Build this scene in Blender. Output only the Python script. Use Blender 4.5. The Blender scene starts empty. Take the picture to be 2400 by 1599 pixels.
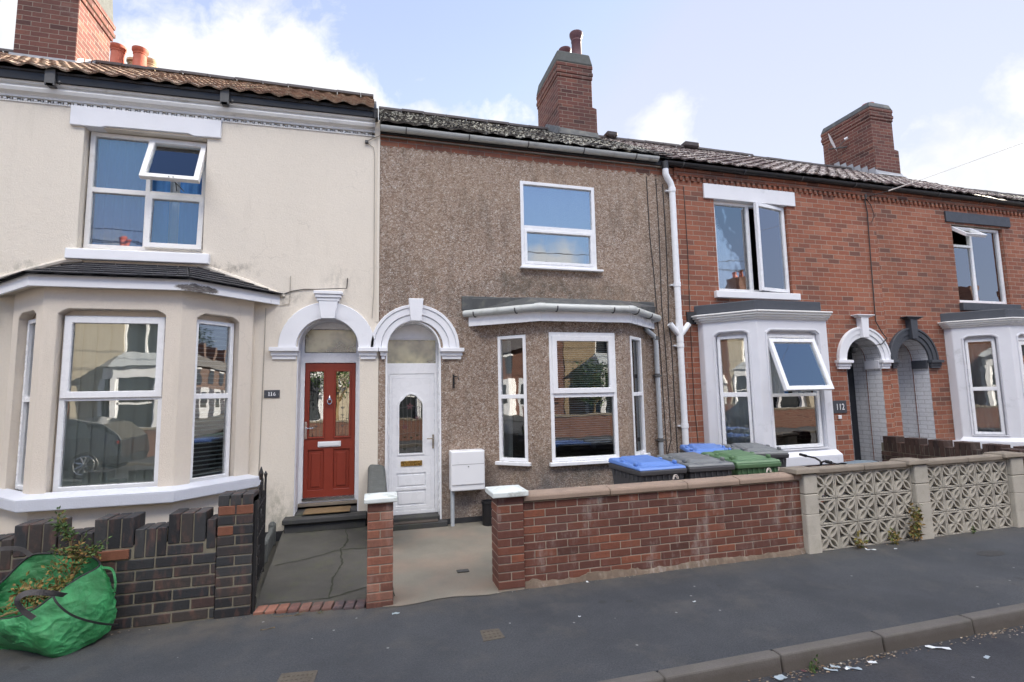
import bpy, math, random
from mathutils import Vector, Matrix, noise
from mathutils.geometry import tessellate_polygon
R = random.Random(7)
SC = bpy.context.scene
COL = SC.collection
V = Vector

# ------------------------------------------------------------------ mesh builder
class MB:
    def __init__(s):
        s.v = []; s.f = []; s.m = []; s.r = []; s.xf = None; s.mi = 0; s.rv = 0.5
    def add(s, vs, fs):
        b = len(s.v)
        s.v += [tuple(s.xf(V(p))) if s.xf else tuple(p) for p in vs]
        for f in fs:
            s.f.append([b + i for i in f]); s.m.append(s.mi); s.r.append(s.rv)
        return s
    def box(s, x0, x1, y0, y1, z0, z1):
        return s.add([(x0,y0,z0),(x1,y0,z0),(x1,y1,z0),(x0,y1,z0),(x0,y0,z1),(x1,y0,z1),(x1,y1,z1),(x0,y1,z1)],
              [(0,3,2,1),(4,5,6,7),(0,1,5,4),(1,2,6,5),(2,3,7,6),(3,0,4,7)])
    def hexa(s, lo, hi):          # four lower points, four upper points, counter-clockwise seen from above
        return s.add(list(lo) + list(hi), [(0,3,2,1),(4,5,6,7),(0,1,5,4),(1,2,6,5),(2,3,7,6),(3,0,4,7)])
    def tube(s, pts, r, n=10, cap=True, close=False):
        pts = [V(p) for p in pts]; N = len(pts); rings = []
        rs = r if isinstance(r, (list, tuple)) else [r]*N
        up = None
        for i, p in enumerate(pts):
            a = pts[(i-1) % N] if (i > 0 or close) else p
            b = pts[(i+1) % N] if (i < N-1 or close) else p
            d = (b - a).normalized()
            if up is None:
                up = V((0,0,1)) if abs(d.z) < .9 else V((1,0,0))
            u = d.cross(up)
            if u.length < 1e-4: u = d.cross(V((0,1,0)))
            u.normalize(); w = u.cross(d).normalized(); up = w
            rings.append([p + (u*math.cos(2*math.pi*k/n) + w*math.sin(2*math.pi*k/n))*rs[i] for k in range(n)])
        vs = [q for ring in rings for q in ring]; fs = []
        for i in range(N if close else N-1):
            j = (i+1) % N
            for k in range(n):
                k2 = (k+1) % n
                fs.append((i*n+k, i*n+k2, j*n+k2, j*n+k))
        if cap and not close:
            fs.append(tuple(range(n-1, -1, -1))); fs.append(tuple((N-1)*n+k for k in range(n)))
        return s.add(vs, fs)
    def lathe(s, c, prof, n=24, arc=None):
        vs = []; fs = []
        for (r, z) in prof:
            for k in range(n):
                a = 2*math.pi*k/n
                vs.append((c[0]+r*math.cos(a), c[1]+r*math.sin(a), c[2]+z))
        for i in range(len(prof)-1):
            for k in range(n):
                k2 = (k+1) % n
                fs.append((i*n+k, i*n+k2, (i+1)*n+k2, (i+1)*n+k))
        return s.add(vs, fs)
    def build(s, name, mats, parent=None, bevel=0, smooth=False, seg=1, base=None, sub=0):
        me = bpy.data.meshes.new(name)
        if parent is not None: o0 = WL[parent.name]
        elif base is not None: o0 = V(base)
        else:
            xs = [p[0] for p in s.v]; ys = [p[1] for p in s.v]; zs = [p[2] for p in s.v]
            o0 = V(((min(xs)+max(xs))/2, (min(ys)+max(ys))/2, min(zs)))
        me.from_pydata([(p[0]-o0.x, p[1]-o0.y, p[2]-o0.z) for p in s.v], [], s.f)
        if not isinstance(mats, (list, tuple)): mats = [mats]
        for m in mats: me.materials.append(m)
        me.polygons.foreach_set('material_index', s.m)
        at = me.attributes.new('rnd', 'FLOAT', 'FACE'); at.data.foreach_set('value', s.r)
        if smooth:
            me.polygons.foreach_set('use_smooth', [True]*len(me.polygons))
        me.update()
        o = bpy.data.objects.new(name, me); COL.objects.link(o)
        if parent is not None: o.parent = parent
        else: o.location = o0
        WL[o.name] = o0
        if bevel:
            b = o.modifiers.new('bevel', 'BEVEL'); b.width = bevel; b.segments = seg; b.limit_method = 'ANGLE'; b.angle_limit = .6
        if smooth:
            try:
                me.set_sharp_from_angle(angle=.7)
            except Exception: pass
        return o
WL = {}
def empty(name, loc, label, cat, group=None):
    o = bpy.data.objects.new(name, None); COL.objects.link(o); o.location = loc; o.empty_display_size = .2
    WL[o.name] = V(loc); return tag(o, label, cat, group)
def tag(o, label=None, cat=None, group=None, kind=None):
    if label: o['label'] = label
    if cat: o['category'] = cat
    if group: o['group'] = group
    if kind: o['kind'] = kind
    return o

class Fr:                                   # a vertical working plane: u along it, n outwards, z up
    def __init__(s, A, B):
        s.o = V((A[0], A[1], 0)); d = V((B[0]-A[0], B[1]-A[1], 0)); s.L = d.length; s.u = d.normalized()
        s.n = V((s.u.y, -s.u.x, 0))
    def __call__(s, u, n, z): return s.o + s.u*u + s.n*n + V((0,0,z))
    def box(s, mb, u0, u1, n0, n1, z0, z1):  # n0 < n1 (n1 is the outer face)
        return mb.hexa([s(u0,n1,z0), s(u1,n1,z0), s(u1,n0,z0), s(u0,n0,z0)], [s(u0,n1,z1), s(u1,n1,z1), s(u1,n0,z1), s(u0,n0,z1)])
FRONT = Fr((0,0), (1,0))

def panel(mb, fr, outline, holes, t, n1=0.0, back=True):
    """flat wall panel with real openings, t thick; front face at n1"""
    loops = [outline] + holes
    pts = [p for l in loops for p in l]
    tri = tessellate_polygon([[V((p[0], p[1], 0)) for p in l] for l in loops])
    nv = len(pts)
    vs = [fr(p[0], n1, p[1]) for p in pts] + [fr(p[0], n1-t, p[1]) for p in pts]
    fs = []
    for a, b, c in tri:
        A, B, C = (V((pts[i][0], pts[i][1], 0)) for i in (a, b, c))
        ccw = (B-A).cross(C-A).z > 0
        f = (a, b, c) if ccw else (c, b, a)
        fs.append(f)
        if back: fs.append(tuple(nv+i for i in reversed(f)))
    k = 0
    for li, l in enumerate(loops):
        area = sum(l[i][0]*l[(i+1) % len(l)][1]-l[(i+1) % len(l)][0]*l[i][1] for i in range(len(l)))
        for i in range(len(l)):
            a = k+i; b = k+(i+1) % len(l)
            q = (a, nv+a, nv+b, b)
            if (area > 0) != (li == 0): q = q[::-1]
            fs.append(q)
        k += len(l)
    mb.add(vs, fs)
def prism(mb, fr, poly, n0, n1):
    panel(mb, fr, poly, [], n1-n0, n1)
def rect(a, b, c, d): return [(a,c),(b,c),(b,d),(a,d)]
def plan_prism(mb, pts, z0, z1):            # vertical prism over a plan polygon (ccw)
    n = len(pts)
    tri = tessellate_polygon([[V((p[0], p[1], 0)) for p in pts]])
    vs = [(p[0], p[1], z0) for p in pts]+[(p[0], p[1], z1) for p in pts]
    fs = []
    for a, b, c in tri:
        A, B, C = (V((pts[i][0], pts[i][1], 0)) for i in (a, b, c))
        f = (a, b, c) if (B-A).cross(C-A).z > 0 else (c, b, a)
        fs.append(tuple(n+i for i in f)); fs.append(tuple(reversed(f)))
    for i in range(n):
        j = (i+1) % n; fs.append((i, j, n+j, n+i))
    mb.add(vs, fs)
def offset_path(pts, d):                    # open path of a bay plan (left to right), moved outwards by d; ends stay on Y of the ends
    out = []
    for i, p in enumerate(pts):
        if i == 0: ns = [Fr(pts[0], pts[1]).n]
        elif i == len(pts)-1: ns = [Fr(pts[-2], pts[-1]).n]
        else: ns = [Fr(pts[i-1], p).n, Fr(p, pts[i+1]).n]
        if len(ns) == 1: q = V((p[0], p[1], 0))+ns[0]*d
        else:
            b = (ns[0]+ns[1]).normalized(); q = V((p[0], p[1], 0))+b*(d/b.dot(ns[0]))
        out.append((q.x, q.y))
    for k, j in ((0, 1), (len(out)-1, len(out)-2)):   # slide the end along its segment to the wall
        (x, y), (x2, y2) = out[k], out[j]
        if abs(y2-y) > 1e-6:
            t = (pts[k][1]-y)/(y2-y); out[k] = (x+(x2-x)*t, pts[k][1])
    return out

# ------------------------------------------------------------------ materials
class NT:
    def __init__(s, name):
        s.m = bpy.data.materials.new(name); s.m.use_nodes = True; s.t = s.m.node_tree; s.t.nodes.clear()
        s.out = s.n('ShaderNodeOutputMaterial')
    def n(s, ty, **k):
        x = s.t.nodes.new(ty)
        for a, b in k.items():
            if a in x.inputs.keys(): s.set(x.inputs[a], b)
            else: setattr(x, a, b)
        return x
    def set(s, sock, v):
        if isinstance(v, bpy.types.NodeSocket): s.t.links.new(v, sock)
        else:
            if hasattr(v, '__len__') and len(v) == 3 and sock.type == 'RGBA': v = (*v, 1)
            sock.default_value = v
    def math(s, op, a, b=0.0, clamp=False):
        x = s.n('ShaderNodeMath', operation=op, use_clamp=clamp); s.set(x.inputs[0], a); s.set(x.inputs[1], b); return x.outputs[0]
    def vm(s, op, a, b=(0,0,0)):
        x = s.n('ShaderNodeVectorMath', operation=op); s.set(x.inputs[0], a); s.set(x.inputs[1], b)
        return x.outputs['Value'] if op in ('DOT_PRODUCT', 'LENGTH', 'DISTANCE') else x.outputs[0]
    def mix(s, f, a, b, mode='MIX'):
        x = s.n('ShaderNodeMix', data_type='RGBA', blend_type=mode)
        s.set(x.inputs[0], f); s.set(x.inputs[6], a); s.set(x.inputs[7], b); return x.outputs[2]
    def ramp(s, f, stops, const=False):
        x = s.n('ShaderNodeValToRGB'); s.set(x.inputs[0], f); e = x.color_ramp.elements
        if const: x.color_ramp.interpolation = 'CONSTANT'
        while len(e) < len(stops): e.new(.5)
        for q, (p, c) in zip(e, stops):
            q.position = p; q.color = (*c, 1) if hasattr(c, '__len__') else (c, c, c, 1)
        return x.outputs[0]
    def noise(s, vec, scale, detail=3, rough=.55, out=0):
        x = s.n('ShaderNodeTexNoise', Scale=scale, Detail=detail, Roughness=rough); s.set(x.inputs['Vector'], vec); return x.outputs[out]
    def mr(s, v, a, b, c=0., d=1.):
        x = s.n('ShaderNodeMapRange'); s.set(x.inputs[0], v)
        for i, q in enumerate((a, b, c, d)): x.inputs[i+1].default_value = q
        return x.outputs[0]
    def pos(s): return s.n('ShaderNodeNewGeometry').outputs['Position']
    def sep(s, v): x = s.n('ShaderNodeSeparateXYZ'); s.set(x.inputs[0], v); return x.outputs
    def comb(s, a, b, c=0.):
        x = s.n('ShaderNodeCombineXYZ'); s.set(x.inputs[0], a); s.set(x.inputs[1], b); s.set(x.inputs[2], c); return x.outputs[0]
    def walluv(s):
        g = s.n('ShaderNodeNewGeometry'); N = g.outputs['True Normal']; P = g.outputs['Position']
        t = s.vm('NORMALIZE', s.vm('CROSS_PRODUCT', (0,0,1), N))
        return s.comb(s.vm('DOT_PRODUCT', P, t), s.sep(P)[2])
    def rnd(s): return s.n('ShaderNodeAttribute', attribute_name='rnd').outputs['Fac']
    def bsdf(s, col, rough=.8, metal=0., bump=None, bs=.3, bd=.01, spec=.5, **k):
        b = s.n('ShaderNodeBsdfPrincipled'); s.set(b.inputs['Base Color'], col); s.set(b.inputs['Roughness'], rough)
        b.inputs['Metallic'].default_value = metal; b.inputs['Specular IOR Level'].default_value = spec
        for a, v in k.items(): s.set(b.inputs[a.replace('_', ' ')], v)
        if bump is not None:
            q = s.n('ShaderNodeBump', Strength=bs, Distance=bd); s.set(q.inputs['Height'], bump); s.t.links.new(q.outputs[0], b.inputs['Normal'])
        s.t.links.new(b.outputs[0], s.out.inputs[0]); return s.m

def m_plain(name, col, rough=.5, var=.12, scale=6, metal=0., bump=0., dirt=None, spec=.5):
    t = NT(name); p = t.pos(); f = t.noise(p, scale, 4)
    c = t.mix(f, [q*(1-var) for q in col], [min(1, q*(1+var)) for q in col])
    if dirt:
        d = t.ramp(t.noise(p, dirt[1], 6, .65), [(dirt[2], 0), (dirt[2]+.15, 1)]); c = t.mix(t.math('MULTIPLY', d, dirt[3]), c, dirt[0])
    return t.bsdf(c, t.mr(t.noise(p, scale*3, 2), .3, .7, max(.02, rough-.08), min(1, rough+.08)), metal, t.noise(p, 60, 3) if bump else None, bump, .006, spec)

def m_render(name, col, spots=True):
    t = NT(name); p = t.pos(); z = t.sep(p)[2]
    big = t.noise(t.vm('MULTIPLY', p, (1, 1, .45)), 1.1, 5, .6)
    c = t.mix(big, [q*.9 for q in col], [q*1.05 for q in col])
    fine = t.noise(p, 42, 4, .7)
    c = t.mix(t.mr(fine, .3, .75, 0, .35), c, [q*.82 for q in col])
    stain = t.math('MULTIPLY', t.ramp(t.noise(t.vm('MULTIPLY', p, (4, 4, .5)), 1.3, 5, .65), [(.58, 0), (.8, 1)]), .2)
    c = t.mix(stain, c, (col[0]*.55, col[1]*.54, col[2]*.5))
    def patch(cx, cz_, rx, rz, col_, k):
        nonlocal c
        d = t.vm('MULTIPLY', t.vm('SUBTRACT', t.vm('ADD', p, t.vm('MULTIPLY', t.vm('SUBTRACT', t.noise(p, 3.5, 5, .7, out=1), (.5,.5,.5)), (.5,.5,.5))), (cx, 0, cz_)), (1/rx, 0, 1/rz))
        f = t.math('MULTIPLY', t.mr(t.vm('LENGTH', d), 1., .35), t.mr(t.noise(t.vm('MULTIPLY', p, (1, 1, .5)), 14, 6, .75), .42, .62)); c = t.mix(t.math('MULTIPLY', f, k), c, col_)
    for a_ in ((-1.85, 3.40, .4, .12, (.2,.18,.15), .6), (-3.9, 3.3, .4, .12, (.25,.24,.2), .5), (-1.2, 3.05, .3, .12, (.2,.19,.16), .6), (-2.9, 5.28, 2.4, .08, (.42,.39,.34), .25), (-.5, 3.3, .35, .2, (.3,.28,.24), .4), (-1.2, .35, .3, .35, (.3,.29,.22), .6)): patch(*a_)
    cr = t.n('ShaderNodeTexVoronoi', feature='DISTANCE_TO_EDGE', Scale=.75); t.set(cr.inputs['Vector'], t.vm('ADD', p, t.vm('MULTIPLY', t.noise(p, 5, 4, out=1), (.25,.25,.25))))
    c = t.mix(t.math('MULTIPLY', t.math('LESS_THAN', cr.outputs['Distance'], .0022), t.mr(t.noise(p, 1.1, 2), .5, .6, 0, .25)), c, [q*.5 for q in col])
    sp = t.ramp(t.noise(p, 5, 2), [(.79, 0), (.8, 1)]); c = t.mix(t.math('MULTIPLY', sp, .5), c, (.12,.11,.1))
    low = t.math('MULTIPLY', t.mr(z, .45, .1), t.mr(t.noise(p, 7, 4), .35, .7))
    c = t.mix(t.math('MULTIPLY', low, .55), c, (.2,.2,.16))
    b = t.math('ADD', t.noise(p, 75, 5, .75), t.math('MULTIPLY', t.noise(p, 9, 2), .6))
    return t.bsdf(c, .9, 0, b, .75, .008, .25)

def m_pebble():
    t = NT('pebbledash'); p = t.pos()
    vo = t.n('ShaderNodeTexVoronoi', Scale=78.); t.set(vo.inputs['Vector'], t.vm('ADD', p, t.vm('MULTIPLY', t.noise(p, 80, 2, out=1), (.01,.01,.01))))
    r = t.sep(vo.outputs['Color'])[0]
    c = t.ramp(r, [(0, (.1,.066,.05)), (.18, (.2,.13,.095)), (.4, (.33,.235,.178)), (.6, (.44,.33,.26)), (.78, (.56,.465,.39)), (.92, (.76,.7,.64)), (1, (.88,.86,.81))])
    d = t.mr(vo.outputs['Distance'], .0, .75, 0, .45)
    c = t.mix(d, c, (.14,.1,.075))
    vb = t.n('ShaderNodeTexVoronoi', Scale=27.); t.set(vb.inputs['Vector'], p)
    c = t.mix(.3, c, t.ramp(t.sep(vb.outputs['Color'])[1], [(0, (.17,.115,.085)), (.5, (.37,.275,.215)), (1, (.6,.52,.45))]))
    big = t.noise(t.vm('MULTIPLY', p, (1, 1, .6)), .9, 5, .6)
    c = t.mix(t.mr(big, .35, .65, 0, .35), c, (.4,.295,.205))
    # damp, darker streaks and soot with a shape of their own
    st = t.math('MULTIPLY', t.ramp(t.noise(t.vm('MULTIPLY', p, (2.2, 2.2, .5)), 1.7, 5, .65), [(.52, 0), (.7, 1)]), .45)
    c = t.mix(st, c, (.1,.085,.07))
    for (cx, cz_, rx, rz, k) in ((2.6, 3.28, 1.5, .22, .75), (1.2, 2.9, .5, .35, .4), (2.7, .7, 1., .5, .5), (4.2, 3.2, .4, 1.4, .35), (.25, 3.4, .35, .6, .3), (1.9, 3.35, .5, .3, .4)):
        d = t.vm('MULTIPLY', t.vm('SUBTRACT', t.vm('ADD', p, t.vm('MULTIPLY', t.vm('SUBTRACT', t.noise(p, 3, 5, .7, out=1), (.5,.5,.5)), (.6,.6,.6))), (cx, 0, cz_)), (1/rx, 0, 1/rz))
        c = t.mix(t.math('MULTIPLY', t.mr(t.vm('LENGTH', d), 1.1, .2), t.mr(t.noise(p, 6, 5, .7), .3, .65, 0, k)), c, (.085,.08,.065))
    z = t.sep(p)[2]; low = t.math('MULTIPLY', t.mr(z, .95, .55), t.mr(t.noise(p, 3, 4), .3, .6))
    c = t.mix(t.math('MULTIPLY', low, .5), c, (.13,.13,.14))
    return t.bsdf(c, .92, 0, t.math('SUBTRACT', 1., vo.outputs['Distance']), .9, .014, .3)

def m_brick(name, cols, mortar, w=.25, h=.084, dark=.25, soot=None, off=0.):
    t = NT(name); uv = t.vm('ADD', t.walluv(), (off, off*.37, 0)); p = t.pos()
    wob = t.vm('MULTIPLY', t.vm('SUBTRACT', t.noise(p, 14, 2, out=1), (.5,.5,.5)), (.009,.009,0))
    x = t.n('ShaderNodeTexBrick', offset=.5, squash=1.)
    for k, v in dict(Scale=1., Color1=(0,0,0), Color2=(1,1,1), Mortar=(0,0,0)).items(): t.set(x.inputs[k], v)
    x.inputs['Mortar Size'].default_value = .0055; x.inputs['Mortar Smooth'].default_value = .25; x.inputs['Brick Width'].default_value = w; x.inputs['Row Height'].default_value = h
    t.set(x.inputs['Vector'], t.vm('ADD', uv, wob))
    n = len(cols); c = t.ramp(x.outputs['Color'], [((i+.0)/(n-1), q) for i, q in enumerate(cols)])
    c = t.mix(t.mr(t.noise(p, 30, 5, .7), .3, .75, 0, .45), c, [q*.45 for q in cols[n//2]])
    c = t.mix(x.outputs['Fac'], c, t.mix(t.noise(p, 12, 3), [q*.7 for q in mortar], mortar))
    big = t.noise(t.vm('MULTIPLY', p, (1, 1, .6)), .8, 5, .65)
    c = t.mix(t.mr(big, .42, .7, 0, dark), c, (.07,.05,.045))
    lime = t.ramp(t.noise(p, 2.3, 6, .7), [(.6, 0), (.8, 1)]); c = t.mix(t.math('MULTIPLY', lime, .22), c, (.5,.42,.38))
    if soot:
        s = t.math('MULTIPLY', t.mr(t.sep(p)[2], soot[0], soot[1]), t.mr(t.noise(p, 4, 4), .2, .65)); c = t.mix(t.math('MULTIPLY', s, soot[2]), c, (.05,.05,.05))
    hgt = t.math('ADD', t.math('SUBTRACT', 1., x.outputs['Fac']), t.math('MULTIPLY', t.noise(p, 60, 4, .7), .5))
    return t.bsdf(c, .88, 0, hgt, .7, .007, .3)

def m_unit(name, cols, var=.4, rough=.85, lime=0., moss=0., bs=.6, mscale=17., mcol=(.62,.59,.44)):   # material for separately modelled bricks / tiles, colour by the unit's own value
    t = NT(name); p = t.pos(); n = len(cols)
    c = t.ramp(t.rnd(), [(i/(n-1), q) for i, q in enumerate(cols)])
    c = t.mix(t.mr(t.noise(p, 24, 6, .75), .3, .75, 0, var), c, [q*.4 for q in cols[n//2]])
    c = t.mix(t.mr(t.noise(t.vm('MULTIPLY', p, (3, 3, 1)), 5, 4, .6), .5, .8, 0, var), c, [min(1, q*1.5+.02) for q in cols[-1]])
    if lime:
        f = t.ramp(t.noise(t.vm('MULTIPLY', p, (3.2, 3.2, 1)), 1.5, 6, .72), [(.55, 0), (.72, 1)]); c = t.mix(t.math('MULTIPLY', f, lime), c, (.42,.38,.35))
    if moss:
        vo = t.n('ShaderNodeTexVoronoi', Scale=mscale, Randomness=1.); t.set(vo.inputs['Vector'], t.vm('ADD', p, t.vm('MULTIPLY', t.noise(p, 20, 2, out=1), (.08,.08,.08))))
        f = t.math('MULTIPLY', t.mr(vo.outputs['Distance'], .5, .36), t.mr(t.noise(p, 1.3, 3), .36, .56)); c = t.mix(t.math('MULTIPLY', f, moss), c, mcol)  # pale spots: lichen, and painted sun glints on the grey and brown roofs
    return t.bsdf(c, rough, 0, t.noise(p, 55, 5, .75), bs, .008, .3)

def m_mortar(name, col):
    t = NT(name); p = t.pos(); return t.bsdf(t.mix(t.noise(p, 12, 4), [q*.6 for q in col], col), .95, 0, t.noise(p, 80, 4), .6, .008, .2)

def m_asphalt(name, base, patches=True):
    t = NT(name); p = t.pos()
    g = t.math('ADD', t.math('MULTIPLY', t.noise(p, 230, 3, .8), .5), t.math('MULTIPLY', t.noise(p, 75, 3, .8), .5)); c = t.mix(t.mr(g, .38, .64), [q*.55 for q in base], [q*1.6 for q in base])
    big = t.noise(p, .9, 6, .65); c = t.mix(t.mr(big, .4, .65, 0, .6), c, [base[0]*.62, base[1]*.64, base[2]*.68])
    m2 = t.noise(t.vm('ADD', p, (7, 3, 0)), 2.2, 6, .7); c = t.mix(t.mr(m2, .52, .75, 0, .55), c, [base[0]*2.0, base[1]*1.75, base[2]*1.4])
    edge = t.math('MULTIPLY', t.mr(t.sep(p)[1], -2.8, -2.42), t.mr(t.noise(p, 6, 5), .3, .62)); c = t.mix(t.math('MULTIPLY', edge, .6), c, (.11,.095,.075))
    sp = t.n('ShaderNodeTexVoronoi', Scale=4.5); t.set(sp.inputs['Vector'], p); s1 = t.math('LESS_THAN', sp.outputs['Distance'], .045)
    c = t.mix(t.math('MULTIPLY', s1, .55), c, (.35,.36,.35))
    sp = t.n('ShaderNodeTexVoronoi', Scale=1.6); t.set(sp.inputs['Vector'], t.vm('ADD', p, t.vm('MULTIPLY', t.noise(p, 9, 2, out=1), (.05,.05,0)))); s1 = t.math('LESS_THAN', sp.outputs['Distance'], .055)
    c = t.mix(t.math('MULTIPLY', s1, .6), c, (.03,.03,.032))
    return t.bsdf(c, t.mr(big, .3, .7, .72, .92), 0, t.math('ADD', g, t.math('MULTIPLY', m2, .4)), .9, .01, .4)

def m_concrete(name, base, rust=0., moss=0., sc=1.):
    t = NT(name); p = t.pos()
    c = t.mix(t.noise(p, 3.5*sc, 6, .65), [q*.65 for q in base], [q*1.3 for q in base])
    c = t.mix(t.mr(t.noise(p, 120, 3, .8), .4, .75, 0, .5), c, [q*.5 for q in base])
    if rust: c = t.mix(t.mr(t.noise(t.vm('ADD', p, (4, 1, 0)), 1.4, 4), .45, .65, 0, rust), c, (.3,.19,.14))
    if moss: c = t.mix(t.mr(t.noise(p, 6, 5, .7), .5, .7, 0, moss), c, (.09,.1,.045))
    if name == 'kerb_stone': c = t.mix(t.math('MULTIPLY', t.mr(t.math('ADD', t.sep(p)[2], t.math('MULTIPLY', t.noise(p, 9, 4), .05)), .018, -.03), .6), c, (.06,.05,.042))
    return t.bsdf(c, .9, 0, t.noise(p, 90, 5, .8), .5, .005, .3)

def m_glass(name, refl=.3, tint=(.9,.93,.92), rough=0., wav=.0, frost=False):
    t = NT(name)
    if frost:
        df = t.n('ShaderNodeBsdfDiffuse'); t.set(df.inputs[0], t.ramp(t.noise(t.pos(), 3.2, 3), [(.38, (.1,.12,.08)), (.6, (.52,.5,.3))]))  # diffuse mottle paints the fanlights' yellow-green glow and dark corners into the glass
        gl = t.n('ShaderNodeBsdfGlossy', Roughness=.16); q = t.n('ShaderNodeBump', Strength=.6, Distance=.003); t.set(q.inputs['Height'], t.noise(t.pos(), 110, 3, .7)); t.t.links.new(q.outputs[0], gl.inputs['Normal'])
        mx = t.n('ShaderNodeMixShader'); mx.inputs[0].default_value = .35; t.t.links.new(df.outputs[0], mx.inputs[1]); t.t.links.new(gl.outputs[0], mx.inputs[2]); t.t.links.new(mx.outputs[0], t.out.inputs[0]); return t.m
    g = t.n('ShaderNodeBsdfGlossy', Color=(1,1,1,1), Roughness=rough)
    bp = t.n('ShaderNodeBump', Strength=.35, Distance=.0025*wav+.0001); t.set(bp.inputs['Height'], t.noise(t.pos(), 2.4, 2)); t.t.links.new(bp.outputs[0], g.inputs['Normal'])
    tr = t.n('ShaderNodeBsdfTransparent', Color=(*tint, 1)); fr = t.n('ShaderNodeFresnel', IOR=1.5)
    f = t.math('ADD', t.math('MULTIPLY', fr.outputs[0], 1.2), refl, True)
    mx = t.n('ShaderNodeMixShader'); t.set(mx.inputs[0], f); t.t.links.new(tr.outputs[0], mx.inputs[1]); t.t.links.new(g.outputs[0], mx.inputs[2])
    t.t.links.new(mx.outputs[0], t.out.inputs[0]); return t.m

def m_foliage(name, cols):
    t = NT(name); p = t.pos(); n = len(cols)
    c = t.ramp(t.rnd(), [(i/(n-1), q) for i, q in enumerate(cols)])
    return t.bsdf(c, .6, 0, None, spec=.3)

M = {}
M['cream'] = m_render('cream_render', (.77,.705,.605))
M['creambay'] = m_render('cream_painted_stone', (.73,.655,.56))
M['pebble'] = m_pebble()
M['brick'] = m_brick('red_facing_brick', [(.17,.085,.066), (.3,.115,.072), (.37,.14,.084), (.29,.1,.063), (.42,.18,.115), (.35,.125,.072), (.26,.1,.068)], (.42,.34,.27), dark=.3)
M['brick110'] = m_brick('red_facing_brick_next', [(.16,.08,.062), (.3,.115,.072), (.36,.14,.082), (.28,.1,.063), (.4,.17,.11), (.33,.12,.07), (.25,.095,.066)], (.42,.34,.27), dark=.35, off=.4)
M['chimbrick'] = m_brick('weathered_chimney_brick', [(.075,.035,.032), (.19,.075,.058), (.14,.052,.045), (.24,.1,.07)], (.32,.27,.22), dark=.5, off=.3)
M['chimdark'] = m_plain('sooty_stack', (.06,.055,.05), .9, .4, 8)
M['eavebrick'] = m_brick('eaves_brick', [(.1,.05,.04), (.36,.12,.065), (.24,.09,.055), (.4,.17,.1)], (.3,.25,.2), h=.074, dark=.55)
M['white'] = m_plain('white_masonry_paint', (.76,.77,.8), .6, .05, 5, bump=.25, dirt=((.42,.42,.4), 3., .62, .35))
M['whitepaint'] = m_plain('white_bay_paint', (.7,.71,.75), .55, .06, 4, bump=.3, dirt=((.3,.31,.3), 3.5, .6, .4))
M['whitebrick'] = m_brick('white_painted_brick', [(.7,.71,.74), (.74,.75,.78), (.72,.73,.76)], (.5,.5,.52), dark=.12, h=.078)
M['cornice'] = m_plain('weathered_white_cornice', (.76,.755,.73), .6, .1, 7, bump=.3, dirt=((.36,.34,.29), 6., .58, .45))
M['upvc'] = m_plain('white_window_plastic', (.8,.81,.83), .28, .025, 3)
M['upvcold'] = m_plain('aged_window_plastic', (.76,.75,.73), .32, .05, 6, dirt=((.5,.46,.38), 5., .6, .3))
def m_rot():
    t = NT('peeling_fascia_board'); p = t.pos(); c = t.mix(t.noise(p, 6, 4), (.7,.71,.74), (.8,.81,.84))
    d = t.vm('MULTIPLY', t.vm('SUBTRACT', t.vm('ADD', p, t.vm('MULTIPLY', t.vm('SUBTRACT', t.noise(p, 9, 4, .7, out=1), (.5,.5,.5)), (.16,.16,.1))), (-1.98, -.72, 2.985)), (1/.22, 1/.3, 1/.05))
    f = t.mr(t.vm('LENGTH', d), 1., .8); c = t.mix(f, c, t.ramp(t.noise(t.vm('MULTIPLY', p, (6, 6, 60)), 3, 4), [(.35, (.04,.035,.03)), (.6, (.2,.18,.17)), (.7, (.5,.5,.5))]))
    f2 = t.ramp(t.noise(t.vm('ADD', p, (3, 1, 2)), 11, 4, .6), [(.72, 0), (.74, 1)]); c = t.mix(t.math('MULTIPLY', f2, .7), c, (.16,.14,.13))
    return t.bsdf(c, .6, 0, t.noise(p, 50, 3), .3, .005, .4)
M['rotwood'] = m_rot()
M['slate'] = m_unit('dark_slate', [(.02,.021,.026), (.032,.032,.038), (.045,.045,.052)], .3, .6)
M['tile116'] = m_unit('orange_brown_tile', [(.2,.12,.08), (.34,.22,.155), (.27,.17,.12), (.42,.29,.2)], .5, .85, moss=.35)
M['tile'] = m_unit('lichen_glint_grey_tile', [(.025,.025,.026), (.06,.055,.052), (.09,.08,.07), (.15,.13,.11)], .5, .8, moss=1., mscale=23., mcol=(.8,.78,.66))  # bright spots are lichen plus sun glints painted into the colour
M['tile112'] = m_unit('brown_grey_tile', [(.05,.036,.036), (.11,.078,.074), (.16,.115,.105), (.22,.165,.15)], .5, .8, moss=.85, mscale=21., mcol=(.75,.7,.62))  # spots mix lichen with painted-in sun glints
M['ridge'] = m_plain('dark_ridge_tile', (.07,.06,.06), .85, .3, 9, bump=.5)
M['black'] = m_plain('black_gutter_plastic', (.012,.012,.014), .45, .3, 8)
M['greygutter'] = m_plain('grey_gutter_plastic', (.5,.52,.5), .42, .12, 6, dirt=((.22,.22,.19), 5., .55, .4))
M['greypipe'] = m_plain('grey_pipe_plastic', (.42,.45,.48), .3, .08, 6)
M['bracket'] = m_plain('dark_bracket', (.09,.09,.09), .6, .2, 6)
M['slatepaint'] = m_plain('slate_grey_paint', (.05,.056,.068), .55, .12, 5, bump=.3)
M['lead'] = m_plain('lead_sheet', (.07,.074,.075), .6, .35, 5, bump=.4, dirt=((.16,.16,.13), 5., .5, .5))
M['leadlt'] = m_plain('pale_lead_flashing', (.33,.34,.36), .6, .3, 6, bump=.4)
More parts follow.
